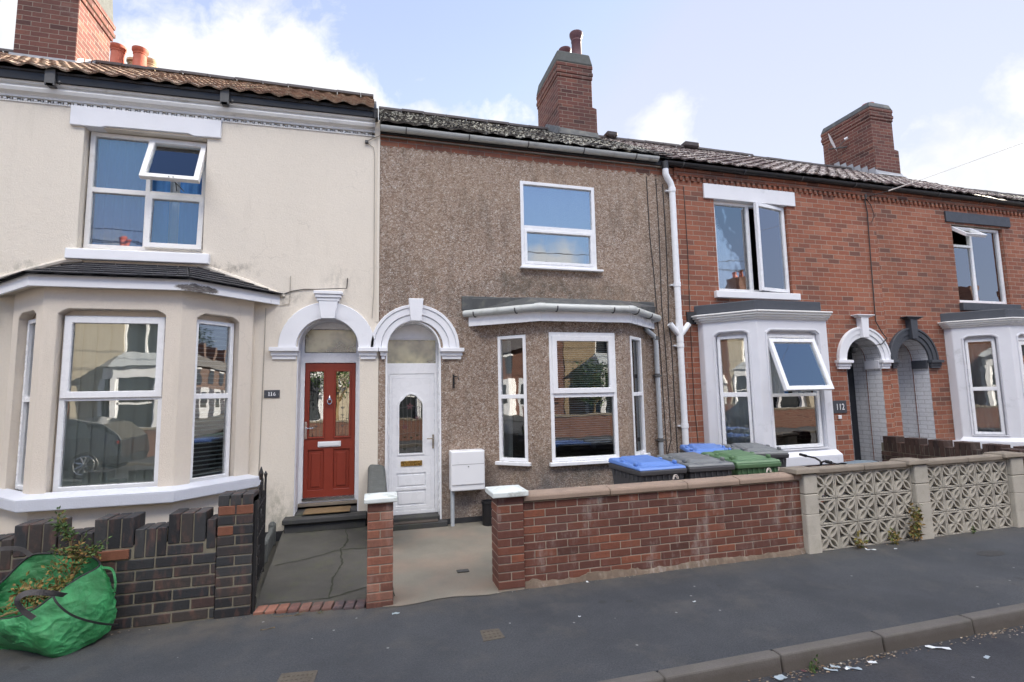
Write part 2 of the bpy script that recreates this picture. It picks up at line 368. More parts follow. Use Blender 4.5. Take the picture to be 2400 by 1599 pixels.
M['felt'] = m_plain('dark_roof_felt', (.028,.029,.033), .75, .3, 5, bump=.4)
M['reddoor'] = m_plain('red_door', (.24,.035,.018), .42, .1, 9, bump=.15)
M['chrome'] = m_plain('chrome', (.6,.6,.62), .18, .05, 4, metal=1.)
M['brass'] = m_plain('brass', (.6,.42,.14), .25, .1, 9, metal=1.)
M['satin'] = m_plain('satin_nickel', (.38,.34,.27), .35, .1, 9, metal=.8)
M['darkdoor'] = m_plain('dark_composite_door', (.02,.023,.03), .5, .2, 5)
M['sillpaint'] = m_plain('shaded_white_sill_paint', (.55,.57,.63), .6, .07, 5, bump=.3, dirt=((.3,.3,.3), 5., .6, .4))  # white sill paint with its shaded lavender-grey tone put into the colour
M['cleanwhite'] = m_plain('white_box_plastic', (.78,.79,.81), .35, .03, 3)
M['terracotta'] = m_plain('terracotta_pot', (.36,.085,.045), .7, .25, 8, bump=.3)
M['darkpot'] = m_plain('purple_brown_pot', (.1,.035,.042), .6, .3, 8)
M['buffpot'] = m_plain('buff_pot', (.4,.32,.2), .75, .2, 8)
M['cement'] = m_plain('cement_flaunching', (.085,.09,.085), .9, .3, 8, bump=.6)
M['copestone'] = m_concrete('buff_coping_stone', (.24,.205,.165), moss=.2)
M['wallcope'] = m_concrete('pinkish_wall_coping', (.3,.225,.175), moss=.1)
M['screen'] = m_concrete('screen_block_concrete', (.45,.42,.36), moss=.2)
M['capwhite'] = m_plain('painted_cap_stone', (.62,.66,.64), .6, .12, 9, bump=.4, dirt=((.22,.24,.2), 7., .52, .6))
M['wallbrick'] = m_unit('wall_brick', [(.075,.038,.032), (.165,.066,.047), (.12,.05,.039), (.25,.09,.053), (.13,.068,.058), (.1,.044,.036)], .6, lime=.5)
M['wallmortar'] = m_mortar('wall_mortar', (.42,.35,.28))
M['darkwall'] = m_unit('dark_brown_brick', [(.035,.025,.023), (.075,.045,.036), (.05,.034,.03), (.1,.055,.042)], .5, lime=.2)
M['blueBrick'] = m_unit('blue_engineering_brick', [(.02,.021,.024), (.034,.036,.039), (.05,.052,.054), (.028,.031,.036), (.056,.047,.043), (.036,.039,.043), (.03,.031,.034), (.2,.08,.048)], .35, .6, lime=.1)
M['bluemortar'] = m_mortar('pale_green_mortar', (.24,.22,.165))
M['pierbrick'] = m_unit('orange_red_brick', [(.1,.045,.036), (.25,.1,.066), (.17,.07,.05), (.33,.17,.12), (.13,.06,.046), (.27,.11,.07)], .55, lime=.3)
M['threshold'] = m_unit('worn_red_paver', [(.06,.06,.07), (.2,.085,.06), (.26,.12,.085), (.1,.08,.075), (.22,.1,.07)], .4)
M['asphalt'] = m_asphalt('pavement_asphalt', (.05,.054,.06))
M['road'] = m_asphalt('road_asphalt', (.038,.04,.046))
M['path'] = m_concrete('dark_path_asphalt', (.078,.075,.066), moss=.3)
M['concrete'] = m_concrete('stained_concrete', (.2,.185,.152), rust=.3, sc=.6)
M['gardenbase'] = m_concrete('garden_ground', (.1,.095,.08), moss=.3)
M['kerb'] = m_concrete('kerb_stone', (.115,.106,.098), moss=.1)
M['step'] = m_concrete('dark_stone_step', (.06,.06,.06), moss=.3)
M['mat'] = m_plain('coir_mat', (.18,.12,.06), .95, .3, 20, bump=.7)
M['matdark'] = m_plain('brown_mat', (.07,.055,.045), .95, .3, 20, bump=.7)
M['iron'] = m_plain('rusty_black_iron', (.012,.012,.013), .55, .3, 12, dirt=((.2,.08,.03), 10., .62, .7))
M['grate'] = m_plain('worn_iron_cover', (.085,.072,.055), .75, .35, 14, bump=.8)
M['cable'] = m_plain('dark_cable', (.03,.028,.028), .7, .1, 5)
M['cablegrey'] = m_plain('painted_cable', (.3,.27,.23), .7, .15, 5)
M['whitecable'] = m_plain('pale_cable', (.6,.55,.5), .6, .1, 5)
M['glass'] = m_glass('window_glass', .1, wav=1.)
M['glassup'] = m_glass('upper_window_glass', .3, wav=1.)
M['glassstrong'] = m_glass('shiny_window_glass', .2, wav=1.)
M['frost'] = m_glass('frosted_glass', frost=True)
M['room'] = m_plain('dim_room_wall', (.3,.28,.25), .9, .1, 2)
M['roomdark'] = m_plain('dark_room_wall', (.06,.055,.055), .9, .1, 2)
def m_cloth(name, col, tr=.4):
    t = NT(name); p = t.pos()
    c = t.mix(t.noise(t.vm('MULTIPLY', p, (9, 9, .4)), 3, 3), [q*.8 for q in col], col)
    d = t.n('ShaderNodeBsdfDiffuse'); t.set(d.inputs[0], c); l = t.n('ShaderNodeBsdfTranslucent'); t.set(l.inputs[0], c)
    mx = t.n('ShaderNodeMixShader'); mx.inputs[0].default_value = tr; t.t.links.new(d.outputs[0], mx.inputs[1]); t.t.links.new(l.outputs[0], mx.inputs[2]); t.t.links.new(mx.outputs[0], t.out.inputs[0]); return t.m
M['bluecurtain'] = m_cloth('blue_curtain', (.2,.48,.95))
M['darkcurtain'] = m_cloth('navy_lining', (.05,.06,.16))
M['palecurtain'] = m_cloth('pale_curtain', (.75,.77,.78))
M['greyblind'] = m_cloth('grey_blind', (.82,.84,.76), .15)
M['skyblind'] = m_cloth('pale_blue_blind', (.68,.76,.84), .2)
# ------------------------------------------------------------------ ground
def plane_strip(name, x0, x1, y0, y1, z, mat, kind='structure', nx=1, ny=1, zf=None):
    mb = MB()
    vs = [(x0+(x1-x0)*i/nx, y0+(y1-y0)*j/ny, 0) for j in range(ny+1) for i in range(nx+1)]
    vs = [(x, y, z+(zf(x, y) if zf else 0)) for x, y, _ in vs]
    mb.add(vs, [(j*(nx+1)+i, j*(nx+1)+i+1, (j+1)*(nx+1)+i+1, (j+1)*(nx+1)+i) for j in range(ny) for i in range(nx)])
    o = mb.build(name, mat, smooth=nx > 4); return tag(o, kind=kind)
plane_strip('ground', -400, 400, -400, 400, -.13, M['gardenbase'])
plane_strip('road', -60, 60, -11.2, -4.05, -.1, M['road'])
mb = MB(); mb.box(-60, 60, -4.0, -2.2, -.12, 0.0)
tag(mb.build('pavement', M['asphalt']), kind='structure')
mb = MB(); mb.box(-60, 60, -13.3, -11.2, -.12, 0.0)
tag(mb.build('opposite_pavement', M['asphalt']), kind='structure')
# kerb: stones with open joints
def kerb(name, y0, y1):
    mb = MB(); x = -14.83
    while x < 30:
        L = .868; j = R.uniform(-.004, .004)
        mb.hexa([(x+.006, y0, -.13), (x+L-.006, y0, -.13), (x+L-.006, y1, -.13), (x+.006, y1, -.13)],
                [(x+.006, y0+.018+j, .004+j*.5), (x+L-.006, y0+.018+j, .004+j*.4), (x+L-.006, y1, .003), (x+.006, y1, .003)])
        x += L
    mb.box(-14.8, 30, y0+.03, y1-.005, -.12, -.006)
    return tag(mb.build(name, M['kerb'], bevel=.012, seg=2), kind='structure')
kerb('kerb', -4.105, -3.995)
kerb('opposite_kerb', -11.2, -11.09)
mb = MB(); mb.box(-16, 24, -2.2, .0, -.12, -.004)
tag(mb.build('front_gardens', M['gardenbase']), kind='structure')
# path to the red door: slopes up to the step
mb = MB()
nx, ny = 8, 24
vs = []
for j in range(ny+1):
    for i in range(nx+1):
        t_ = j/ny; x = -1.0-.13*t_+(.98+.13*t_-.0)*i/nx*1.0; y = -2.3+2.3*t_
        vs.append((x, y, .022+.1*t_+noise.noise(V((x*1.5, y*1.5, 0)))*.008))
mb.add(vs, [(j*(nx+1)+i, j*(nx+1)+i+1, (j+1)*(nx+1)+i+1, (j+1)*(nx+1)+i) for j in range(ny) for i in range(nx)])
# cracks as thin sunken lines
tag(mb.build('garden_path', M['path'], smooth=True), kind='structure')
def crack(pts, zf, w=.008, mat='crackm'):
    mb = MB(); P = []
    for (a, b) in zip(pts, pts[1:]):
        for k in range(8):
            t_ = k/8; P.append((a[0]+(b[0]-a[0])*t_+R.uniform(-.008, .008), a[1]+(b[1]-a[1])*t_+R.uniform(-.008, .008)))
    P.append(pts[-1]); vs = []; fs = []
    for i, (x, y) in enumerate(P):
        ww = w*R.uniform(.4, 1.5); a = P[max(i-1, 0)]; b = P[min(i+1, len(P)-1)]; d = V((b[0]-a[0], b[1]-a[1], 0)).normalized(); n = V((-d.y, d.x, 0))
        vs += [(x+n.x*ww, y+n.y*ww, zf(x, y)+.004), (x-n.x*ww, y-n.y*ww, zf(x, y)+.004)]
        if i: fs.append((2*i-2, 2*i-1, 2*i+1, 2*i))
    mb.add(vs, fs); return mb
M['crackm'] = m_plain('crack_moss', (.028,.03,.018), .95, .5, 20)
M['mossline'] = m_plain('mossy_joint', (.09,.095,.04), .95, .5, 25)
pz = lambda x, y: .022+.1*(y+2.3)/2.3+noise.noise(V((x*1.5, y*1.5, 0)))*.008
mb = crack([(-1.02,-1.25),(-.7,-1.15),(-.42,-.98),(-.1,-.98)], pz); mbb = crack([(-.42,-2.2),(-.42,-1.75),(-.36,-1.4),(-.4,-.98),(-.34,-.7),(-.38,-.2)], pz)
mb.add(mbb.v, mbb.f); mbb = crack([(-.42,-2.2),(-.1,-2.05)], pz, .01); mb.add(mbb.v, mbb.f); mbb = crack([(-.95,-2.15),(-.42,-2.2)], pz, .006); mb.add(mbb.v, mbb.f); mbb = crack([(-.95,-.2),(-.12,-.14)], pz, .02); mb.add(mbb.v, mbb.f)
tag(mb.build('path_cracks', M['crackm']), kind='structure')
mb = MB()
vs = []; fs = []
for j in range(13):
    for i in range(9):
        x = .02+1.2*i/8+.5*(j/12)*(i/8); y = -2.47+2.47*j/12-(.03*math.sin(i*1.3) if j == 0 else 0)
        vs.append((x, y, .006+.012*j/12+noise.noise(V((x*2, y*2, 3)))*.004))
mb.add(vs, [(j*9+i, j*9+i+1, (j+1)*9+i+1, (j+1)*9+i) for j in range(12) for i in range(8)])
tag(mb.build('concrete_forecourt', M['concrete'], smooth=True), kind='structure')
mb = crack([(.13,-2.3),(.1,-1.8),(.09,-1.3)], lambda x, y: .014, .004)
tag(mb.build('forecourt_joint', M['crackm']), kind='structure')
mb = MB(); mb.box(.74, .86, -1.9, -1.83, .012, .022)
tag(mb.build('paver_patch', M['step'], bevel=.004), kind='structure')

# ------------------------------------------------------------------ helpers for houses
def ring(mb, fr, u0, u1, z0, z1, w, n0, n1):
    panel(mb, fr, rect(u0, u1, z0, z1), [rect(u0+w, u1-w, z0+w, z1-w)], n1-n0, n1)
def hinge(fr, side, u0, u1, z0, z1, n, ang):
    a = math.radians(ang)
    if side == 'top': ax = fr.u; c = fr(u0, n, z1); Mx = Matrix.Rotation(-a, 4, ax)
    elif side == 'right': ax = V((0,0,1)); c = fr(u1, n, z0); Mx = Matrix.Rotation(a, 4, ax)
    else: ax = V((0,0,1)); c = fr(u0, n, z0); Mx = Matrix.Rotation(-a, 4, ax)
    return lambda p: c+(Mx @ (V(p)-c))
def window(parent, fr, u0, u1, z0, z1, n, cells, bars=(), w=.052, mat='upvc', glass='glass', d=.07):
    mb = MB(); ring(mb, fr, u0, u1, z0, z1, w, n-d, n)
    for (a, b, c, e) in bars: fr.box(mb, a, b, n-d+.003, n-.003, c, e)
    root = mb.build('window', M[mat], parent, bevel=.004)
    for c in cells:
        (a, b, lo, hi) = c[:4]; ty = c[4] if len(c) > 4 else 'fix'
        if ty == 'fix':
            g = MB(); fr.box(g, a, b, n-.04, n-.034, lo, hi); g.build('pane', M[glass], root)
        else:
            side, ang, sw = c[5], c[6], (c[7] if len(c) > 7 else .05)
            xf = hinge(fr, side, a, b, lo, hi, n, ang)
            s = MB(); s.xf = xf; ring(s, fr, a, b, lo, hi, sw, n-.045, n+.018); s.build('sash', M[mat], root, bevel=.005)
            g = MB(); g.xf = xf; fr.box(g, a+sw-.004, b-sw+.004, n-.02, n-.012, lo+sw-.004, hi-sw+.004); g.build('pane', M[glass], root)
    return root
def curtain(parent, fr, u0, u1, z0, z1, n, mat, amp=.03, waves=7, name='curtain', gather=0.):
    mb = MB(); N = int(waves*10); vs = []; fs = []
    ph = R.uniform(0, 6)
    for i in range(N+1):
        t_ = i/N; u = u0+(u1-u0)*t_
        for k, z in enumerate((z1, (z0+z1)/2, z0)):
            nn = n+amp*math.sin(t_*waves*2*math.pi+ph+.35*k)+amp*.4*math.sin(t_*waves*5.1+k)
            vs.append(fr(u+gather*k*(t_-.5)*.05, nn, z))
    for i in range(N):
        for k in range(2): fs.append((i*3+k, i*3+k+1, i*3+k+4, i*3+k+3))
    mb.add(vs, fs); return mb.build(name, M[mat], parent, smooth=True)
def slat_blind(parent, fr, u0, u1, z0, z1, n, mat, pitch=.03, tilt=.35):
    mb = MB(); z = z1
    while z > z0:
        mb.add([fr(u0, n-.012, z+.009*tilt*2), fr(u1, n-.012, z+.009*tilt*2), fr(u1, n+.012, z-.009*tilt*2), fr(u0, n+.012, z-.009*tilt*2)], [(0,1,2,3)])
        z -= pitch
    return mb.build('blind', M[mat], parent)
def vblind(parent, fr, u0, u1, z0, z1, n, mat, w=.09):
    mb = MB(); u = u0
    while u < u1:
        mb.add([fr(u, n-.012, z0), fr(u+w*1.06, n+.008, z0), fr(u+w*1.06, n+.008, z1), fr(u, n-.012, z1)], [(0,1,2,3)]); u += w
    return mb.build('blind', M[mat], parent)
def room(parent, x0, x1, y0, y1, z0, z1, mat='room'):
    mb = MB(); mb.add([(x0,y0,z0),(x1,y0,z0),(x1,y1,z0),(x0,y1,z0),(x0,y0,z1),(x1,y0,z1),(x1,y1,z1),(x0,y1,z1)],
                      [(0,1,2,3),(4,7,6,5),(1,5,6,2),(2,6,7,3),(3,7,4,0)])
    return mb.build('room', M[mat], parent)
def archpts(c, zs, r, n=20, a0=0., a1=math.pi): return [(c+r*math.cos(a0+(a1-a0)*i/n), zs+r*math.sin(a0+(a1-a0)*i/n)) for i in range(n+1)]
def doorhole(c, r, zs, z0): return [(c-r, z0), (c+r, z0)]+archpts(c, zs, r)
def arch_ring(parent, c, zs, ri, ro, n1, mat, keystone=None, imposts=(), impz=None, stepped=True, back=.0):
    """moulded half-round door surround, keystone and imposts"""
    mb = MB()
    def seg(ra, rb, nn):
        pts = archpts(c, zs, rb)+list(reversed(archpts(c, zs, ra))); prism(mb, FRONT, pts, -back, nn)
    if stepped:
        seg(ri, ri+(ro-ri)*.38, n1*.55); seg(ri+(ro-ri)*.385, ri+(ro-ri)*.8, n1*.8); seg(ri+(ro-ri)*.805, ro, n1)
    else: seg(ri, ro, n1)
    a = mb.build('arch_surround', M[mat], parent, bevel=.006)
    if keystone:
        b0, b1, zb, zt, crown = keystone
        k = MB(); prism(k, FRONT, [(c-b0/2, zb), (c+b0/2, zb), (c+b1/2, zt), (c-b1/2, zt)], -.0, n1+.045)
        if crown:
            h = crown[1]; w = crown[0]
            for q in range(3): FRONT.box(k, c-b1/2-(w-b1)/2*(q+1)/3, c+b1/2+(w-b1)/2*(q+1)/3, 0, n1+.05+.014*q, zt+h*q/3+.0005, zt+h*(q+1)/3)
        k.build('keystone', M[mat], a, bevel=.005)
    for (x0, x1) in imposts:
        z0, z1 = impz; h = z1-z0; k = MB()
        FRONT.box(k, x0+.035, x1-.035, 0, n1*.7, z0, z0+h*.3); FRONT.box(k, x0+.02, x1-.02, 0, n1*.95, z0+h*.302, z0+h*.66); FRONT.box(k, x0, x1, 0, n1+.03, z0+h*.662, z1)
        k.build('impost', M[mat], a, bevel=.004)
    return a
def chamf(u0, u1, z0, z1, cu, cz): return [(u0, z0), (u1, z0), (u1, z1-cz), (u1-cu*.35, z1-cz*.55), (u1-cu, z1), (u0+cu, z1), (u0+cu*.35, z1-cz*.55), (u0, z1-cz)]
def roof_tiles(parent, x0, x1, y0, z0, y1, z1, mat, tw=.25, gauge=.26, zx=None, wave=.022):
    mb = MB(); sl = math.hypot(y1-y0, z1-z0); dy = (y1-y0)/sl; dz = (z1-z0)/sl; ny, nz = -dz, dy
    rows = int(sl/gauge)+1; cols = int(round((x1-x0)/tw)); tw = (x1-x0)/cols; S = 6
    for r in range(rows):
        s0 = r*gauge; s1 = min(s0+gauge+.05, sl+.02)
        off = 0
        for c in range(cols):
            xa = x0+c*tw+off; lift = .028+R.uniform(-.004, .005); tilt = R.uniform(-.004, .004); mb.rv = R.random()
            jit = R.uniform(-.008, .008); vs = []
            for (s, h) in ((s0+jit, lift), (s1, .004)):
                for k in range(S+1):
                    t_ = k/S; x = xa+tw*t_*1.0; w = wave*(math.sin(t_*math.pi*2-.6)*.5+.5)
                    q = h+w+tilt*(t_-.5); vs.append((x, y0+dy*s+ny*q, z0+dz*s+nz*q+(zx(x) if zx else 0)))
            for k in range(S+1):      # front edge
                x, y, z = vs[k]; vs.append((x, y-ny*.022, z-nz*.022))
            fs = [(k, k+1, S+1+k+1, S+1+k) for k in range(S)]+[(2*(S+1)+k, 2*(S+1)+k+1, k+1, k) for k in range(S)]
            fs += [(0, S+1, 2*(S+1)), (S, 3*S+2, 2*S+1)]
            mb.add(vs, fs)
    mb.rv = .3; zx0 = zx(x0) if zx else 0; zx1 = zx(x1) if zx else 0
    mb.add([(x0, y0+.03, z0-.02+zx0), (x1, y0+.03, z0-.02+zx1), (x1, y1, z1-.012+zx1), (x0, y1, z1-.012+zx0)], [(0,1,2,3)])
    mb.add([(x0, y1, z1+zx0), (x1, y1, z1+zx1), (x1, 2*y1-y0, z0+zx1), (x0, 2*y1-y0, z0+zx0)], [(0,1,2,3)])
    rf = mb.build('roof', M[mat], parent)
    return rf
def ridge(rf, x0, x1, y, z, zx=None, steps=()):
    mb = MB(); x = x0
    while x < x1-.1:
        L = min(.45, x1-x); dzr = R.uniform(-.008, .008)+(zx(x) if zx else 0)
        n = 8; vs = []
        for xx in (x, x+L-.006):
            for k in range(n+1):
                a = math.pi*k/n; vs.append((xx, y-.13*math.cos(a), z+dzr-.03+.1*math.sin(a)))
        mb.add(vs, [(k, n+1+k, n+2+k, k+1) for k in range(n)]); x += L
    return mb.build('ridge_tiles', M['ridge'], rf, smooth=True)
def gutter(parent, x0, x1, y, z, r, mat, zf=None, brk=.0, name='gutter', clips=.9, joints=True):
    mb = MB(); n = 10; vs = []; N = 24
    for i in range(N+1):
        x = x0+(x1-x0)*i/N; dzz = zf(x) if zf else 0
        for k in range(n+1):
            a = math.pi+math.pi*k/n; vs.append((x, y+r*math.cos(a), z+dzz+r*math.sin(a)))
        for k in range(n+1):
            a = 2*math.pi-math.pi*k/n; vs.append((x, y+(r-.006)*math.cos(a), z+dzz+(r-.006)*math.sin(a)))
    m = 2*(n+1)
    mb.add(vs, [(i*m+k, (i+1)*m+k, (i+1)*m+(k+1) % m, i*m+(k+1) % m) for i in range(N) for k in range(m)]+[tuple(range(m)), tuple(N*m+k for k in reversed(range(m)))])
    g = mb.build(name, M[mat], parent, smooth=True)
    if clips:
        c = MB(); x = x0+.35
        while x < x1:
            dzz = zf(x) if zf else 0
            c.tube([(x, y+r*1.08*math.cos(math.pi+math.pi*k/10), z+dzz+r*1.08*math.sin(math.pi+math.pi*k/10)) for k in range(11)], .008, 6); x += clips
        c.build('gutter_bracket', M['bracket'], g)
    if joints:
        c = MB(); x = x0+1.1
        while x < x1-.2:
            dzz = zf(x) if zf else 0
            c.tube([(x-.05, y, z+dzz-r*.02), (x+.05, y, z+dzz-r*.02)], r*1.07, 16, True); x += 1.75
        #c.build('gutter_joint', M[mat], g)
    return g
def chimney(parent, x0, x1, y0, y1, z0, z1, plinth=None, mat='chimbrick', cap='cement', corb=True, caph=.22, corbz=None, cs=1.):
    mb = MB(); rr = R
    if plinth: px, pz = plinth; mb.box(x0, x1+px, y0-.03, y1+.03, z0, pz); mb.hexa([(x0, y0-.03, pz), (x1+px, y0-.03, pz), (x1+px, y1+.03, pz), (x0, y1+.03, pz)], [(x0, y0, pz+.04), (x1+.01, y0, pz+.04), (x1+.01, y1, pz+.04), (x0, y1, pz+.04)])
    zc = corbz or z1-caph-.33
    mb.box(x0, x1, y0, y1, (plinth[1]+.03) if plinth else z0, zc)
    if corb:
        z = zc; k = 0
        for (o, h) in ((.03, .078), (.055, .078), (.03, .078), (.05, .085)):
            o *= cs; mb.box(x0-o, x1+o, y0-o, y1+o, z+.0005, z+h); z += h
    else: z = zc
    st = mb.build('chimney', M[mat], parent, bevel=.008)
    c = MB(); N = 6
    c.hexa([(x0-.03, y0-.03, z), (x1+.03, y0-.03, z), (x1+.03, y1+.03, z), (x0-.03, y1+.03, z)], [(x0+.02, y0+.02, z1), (x1-.02, y0+.02, z1), (x1-.02, y1-.02, z1), (x0+.02, y1-.02, z1)])
    c.build('chimney_cap', M[cap], st, bevel=.03, seg=2)
    return st
def pot(st, x, y, z, h, r, mat='terracotta', flare=1.25):
    mb = MB(); mb.lathe((x, y, z), [(r*1.1, -.05), (r*1.1, .03), (r, .05), (r*.93, h*.7), (r*1.02, h*.72), (r*1.02, h*.76), (r*.93, h*.78), (r*flare, h-.05), (r*flare, h), (r*flare*.8, h), (r*.75, h-.15), (r*.7, h-.3)], 20)
    return mb.build('chimney_pot', M[mat], st, smooth=True)
def houseshell(H_, x0, x1, z1):
    m = MB(); m.box(x0, x1, 5.85, 6.0, -.1, z1); m.build('rear_wall', M['brick'], H_)
def gable(mb, x, z1, rz, t=.2):
    mb.add([(x, .3, -.1), (x, 6, -.1), (x, 6, z1), (x, 3, rz), (x, .3, z1)], [(0,1,2,3,4)])
# ================================================================== HOUSE 116 (cream)
H = empty('terraced_house', (-2.2, 0, 0), 'cream rendered terraced house with red front door and slate roofed bay', 'house', 'houses of the terrace')
BH = rect(-3.88, -1.62, .55, 2.85)
mb = MB(); panel(mb, FRONT, rect(-8, -.003, -.1, 5.62), [rect(-3.48, -2.15, 3.575, 5.085), doorhole(-.63, .39, 2.40, .0), BH], .33, .02)
houseshell(H, -8, 0, 5.6)
mb.build('wall', M['cream'], H); mb = MB(); gable(mb, -8.01, 5.6, 7.6); mb.build('gable_wall', M['cream'], H)
FRONT_PROUD = .02
# thin raised corner bead at the party line and smooth plinth strip
mb = MB(); FRONT.box(mb, -.035, -.002, .02, .035, 2.75, 5.33); mb.build('corner_bead', M['cream'], H); mb = MB(); FRONT.box(mb, -1.58, -.0+(-1.03), .02, .024, -.1, .07); mb.build('plinth_band', M['cream'], H)
mb = MB(); FRONT.box(mb, -8, -1.04, .0, .032, -.1, .115); mb.build('plinth', M['felt'], H)
mb = MB(); panel(mb, FRONT, [(-3.62, 5.08), (-3.30, 5.08), (-3.25, 5.10), (-2.36, 5.115), (-2.30, 5.09), (-1.99, 5.10), (-1.99, 5.335), (-3.62, 5.325)], [], .2, .055)
mb.build('lintel', M['white'], H, bevel=.006)
mb = MB(); mb.hexa([(-3.56,-.09,3.425), (-2.06,-.09,3.43), (-2.06,.12,3.43), (-3.56,.12,3.425)], [(-3.56,-.085,3.55), (-2.06,-.085,3.56), (-2.06,.12,3.59), (-3.56,.12,3.585)])
mb.build('sill', M['white'], H, bevel=.01, seg=2)
# upper window, two sashes open
FW = Fr((0,.08), (1,.08))
w = window(H, FW, -3.46, -2.17, 3.60, 5.075, 0, [(-3.41,-2.84,4.37,5.03), (-3.41,-2.84,3.65,4.31), (-2.815,-2.175,4.385,5.05,'sash','top',24,.062), (-2.815,-2.175,3.63,4.33,'sash','top',4,.062)],
           bars=[(-2.845,-2.795,3.65,5.025), (-3.41,-2.845,4.31,4.37), (-2.795,-2.22,4.32,4.375)], glass='glass', mat='upvcold')
curtain(w, FW, -3.42, -2.83, 3.6, 5.06, -.13, 'bluecurtain', .02, 6); curtain(w, FW, -2.66, -2.42, 3.6, 5.06, -.17, 'palecurtain', .025, 3); curtain(w, FW, -2.5, -2.16, 3.6, 5.06, -.12, 'bluecurtain', .025, 3); curtain(w, FW, -2.84, -2.62, 3.6, 5.06, -.12, 'bluecurtain', .02, 2)
mb = MB(); a = FW(-2.5, .27, 4.45); mb.tube([FW(-2.50,0,4.4), FW(-2.47,.12,4.43), FW(-2.45,.29,4.47)], .006, 6); mb.tube([FW(-2.42,0,4.4), FW(-2.45,.15,4.43), FW(-2.5,.29,4.47)], .006, 6); mb.build('window_stay', M['bracket'], w)
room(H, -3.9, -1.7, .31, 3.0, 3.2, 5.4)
# cornice, gutter, roof
ez = lambda x: .0128*(x+2.2)
mb = MB(); 
def xprof(mb, x0, x1, prof, zf=lambda x: 0., n=12):
    vs = []; k = len(prof)
    for i in range(n+1):
        x = x0+(x1-x0)*i/n
        for (o, z) in prof: vs.append((x, -o, z+zf(x)))
    mb.add(vs, [(i*k+j, (i+1)*k+j, (i+1)*k+(j+1) % k, i*k+(j+1) % k) for i in range(n) for j in range(k)]+[tuple(range(k)), tuple(n*k+j for j in reversed(range(k)))])
cz = 5.385
xprof(mb, -8, -.07, [(0,cz), (.045,cz), (.045,cz+.025), (.06,cz+.04), (.095,cz+.055), (.11,cz+.09), (.1,cz+.115), (.085,cz+.125), (.12,cz+.14), (.13,cz+.165), (0,cz+.165)], ez)
co = mb.build('cornice', M['cornice'], H, smooth=False)
mb = MB(); xprof(mb, -8, -.07, [(0,5.33), (.032,5.33), (.032,5.345), (.02,5.35), (.02,5.384), (0,5.384)], ez)
x = -5.2
while x < -.12:     # leaf-and-dart band: paired small relief blocks
    z = 5.335+ez(x); FRONT.box(mb, x, x+.035, .02, .036, z+.012, z+.045); FRONT.box(mb, x+.045, x+.062, .02, .032, z+.004, z+.03); FRONT.box(mb, x+.07, x+.085, .02, .032, z+.02, z+.048); x += .1
mb.build('dentil_band', M['cornice'], co, bevel=.004)
mb = MB(); FRONT.box(mb, -8, -.06, .02, .08, 5.5, 5.56); mb2 = MB()
xprof(mb2, -8, -.03, [(.03,5.548), (.15,5.548), (.155,5.65), (.16,5.685), (.1,5.69), (.03,5.69)], ez)
g = mb2.build('gutter', M['black'], H, bevel=.006)
for bx in (-3.78, -1.93):
    c = MB(); z = 5.5+ez(bx); c.box(bx-.035, bx+.035, -.185, -.02, z-.0, z+.02); c.box(bx-.05, bx+.05, -.185, -.158, z, z+.2); c.tube([(bx+.03,-.02,z+.03), (bx+.09,-.17,z+.06)], .012, 6); c.build('gutter_bracket', M['bracket'], g)
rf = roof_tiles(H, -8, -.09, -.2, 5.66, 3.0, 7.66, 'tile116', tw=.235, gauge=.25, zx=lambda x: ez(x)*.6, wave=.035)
ridge(rf, -8, -.1, 3.0, 7.70, lambda x: ez(x)*.6)
mb = MB(); mb.add([(-.1,-.19,5.60), (-.1,3.0,7.64), (-.1,3.0,7.2), (-.1,-.1,5.3)], [(0,1,2,3)]); mb.add([(-.09,-.2,5.64), (-.05,-.2,5.64), (-.05,3.0,7.67), (-.09,3.0,7.67), (-.09,-.19,5.55), (-.05,-.19,5.55), (-.05,3.0,7.5), (-.09,3.0,7.5)], [(0,1,2,3), (1,5,6,2), (0,4,5,1)])
mb.build('verge', M['felt'], rf)
st = chimney(H, -5.63, -4.8, 2.3, 3.33, 6.6, 9.6, None, corbz=8.38)
mb = MB(); x = -5.66
mb.box(-5.66, -4.77, 2.26, 2.3, 7.0, 7.27)
for k in range(5): y = 2.3+k*.22; mb.add([(-4.795, y, 7.15+.55*(y-2.3)), (-4.795, y+.22, 7.15+.55*(y+.22-2.3)), (-4.795, y+.22, 7.36+.6*(y-2.1)), (-4.795, y+.05, 7.36+.6*(y-2.3))], [(0,1,2,3)])
mb.build('flashing', M['leadlt'], st)
for (x, y) in ((-5.4, 2.6), (-5.1, 2.85)): pot(st, x, y, 9.6, .4, .13)
st = chimney(H, -6.3, -4.93, 5.02, 5.7, 5.5, 8.98, None, mat='chimdark', corb=False)
for (x, y, m, dz) in ((-5.47, 5.12, 'terracotta', 0), (-5.05, 5.12, 'terracotta', 0), (-5.3, 5.5, 'buffpot', -.05), (-4.95-.05, 5.5, 'buffpot', 0)): pot(st, x, y, 8.95, .46+dz, .13, m, 1.2)
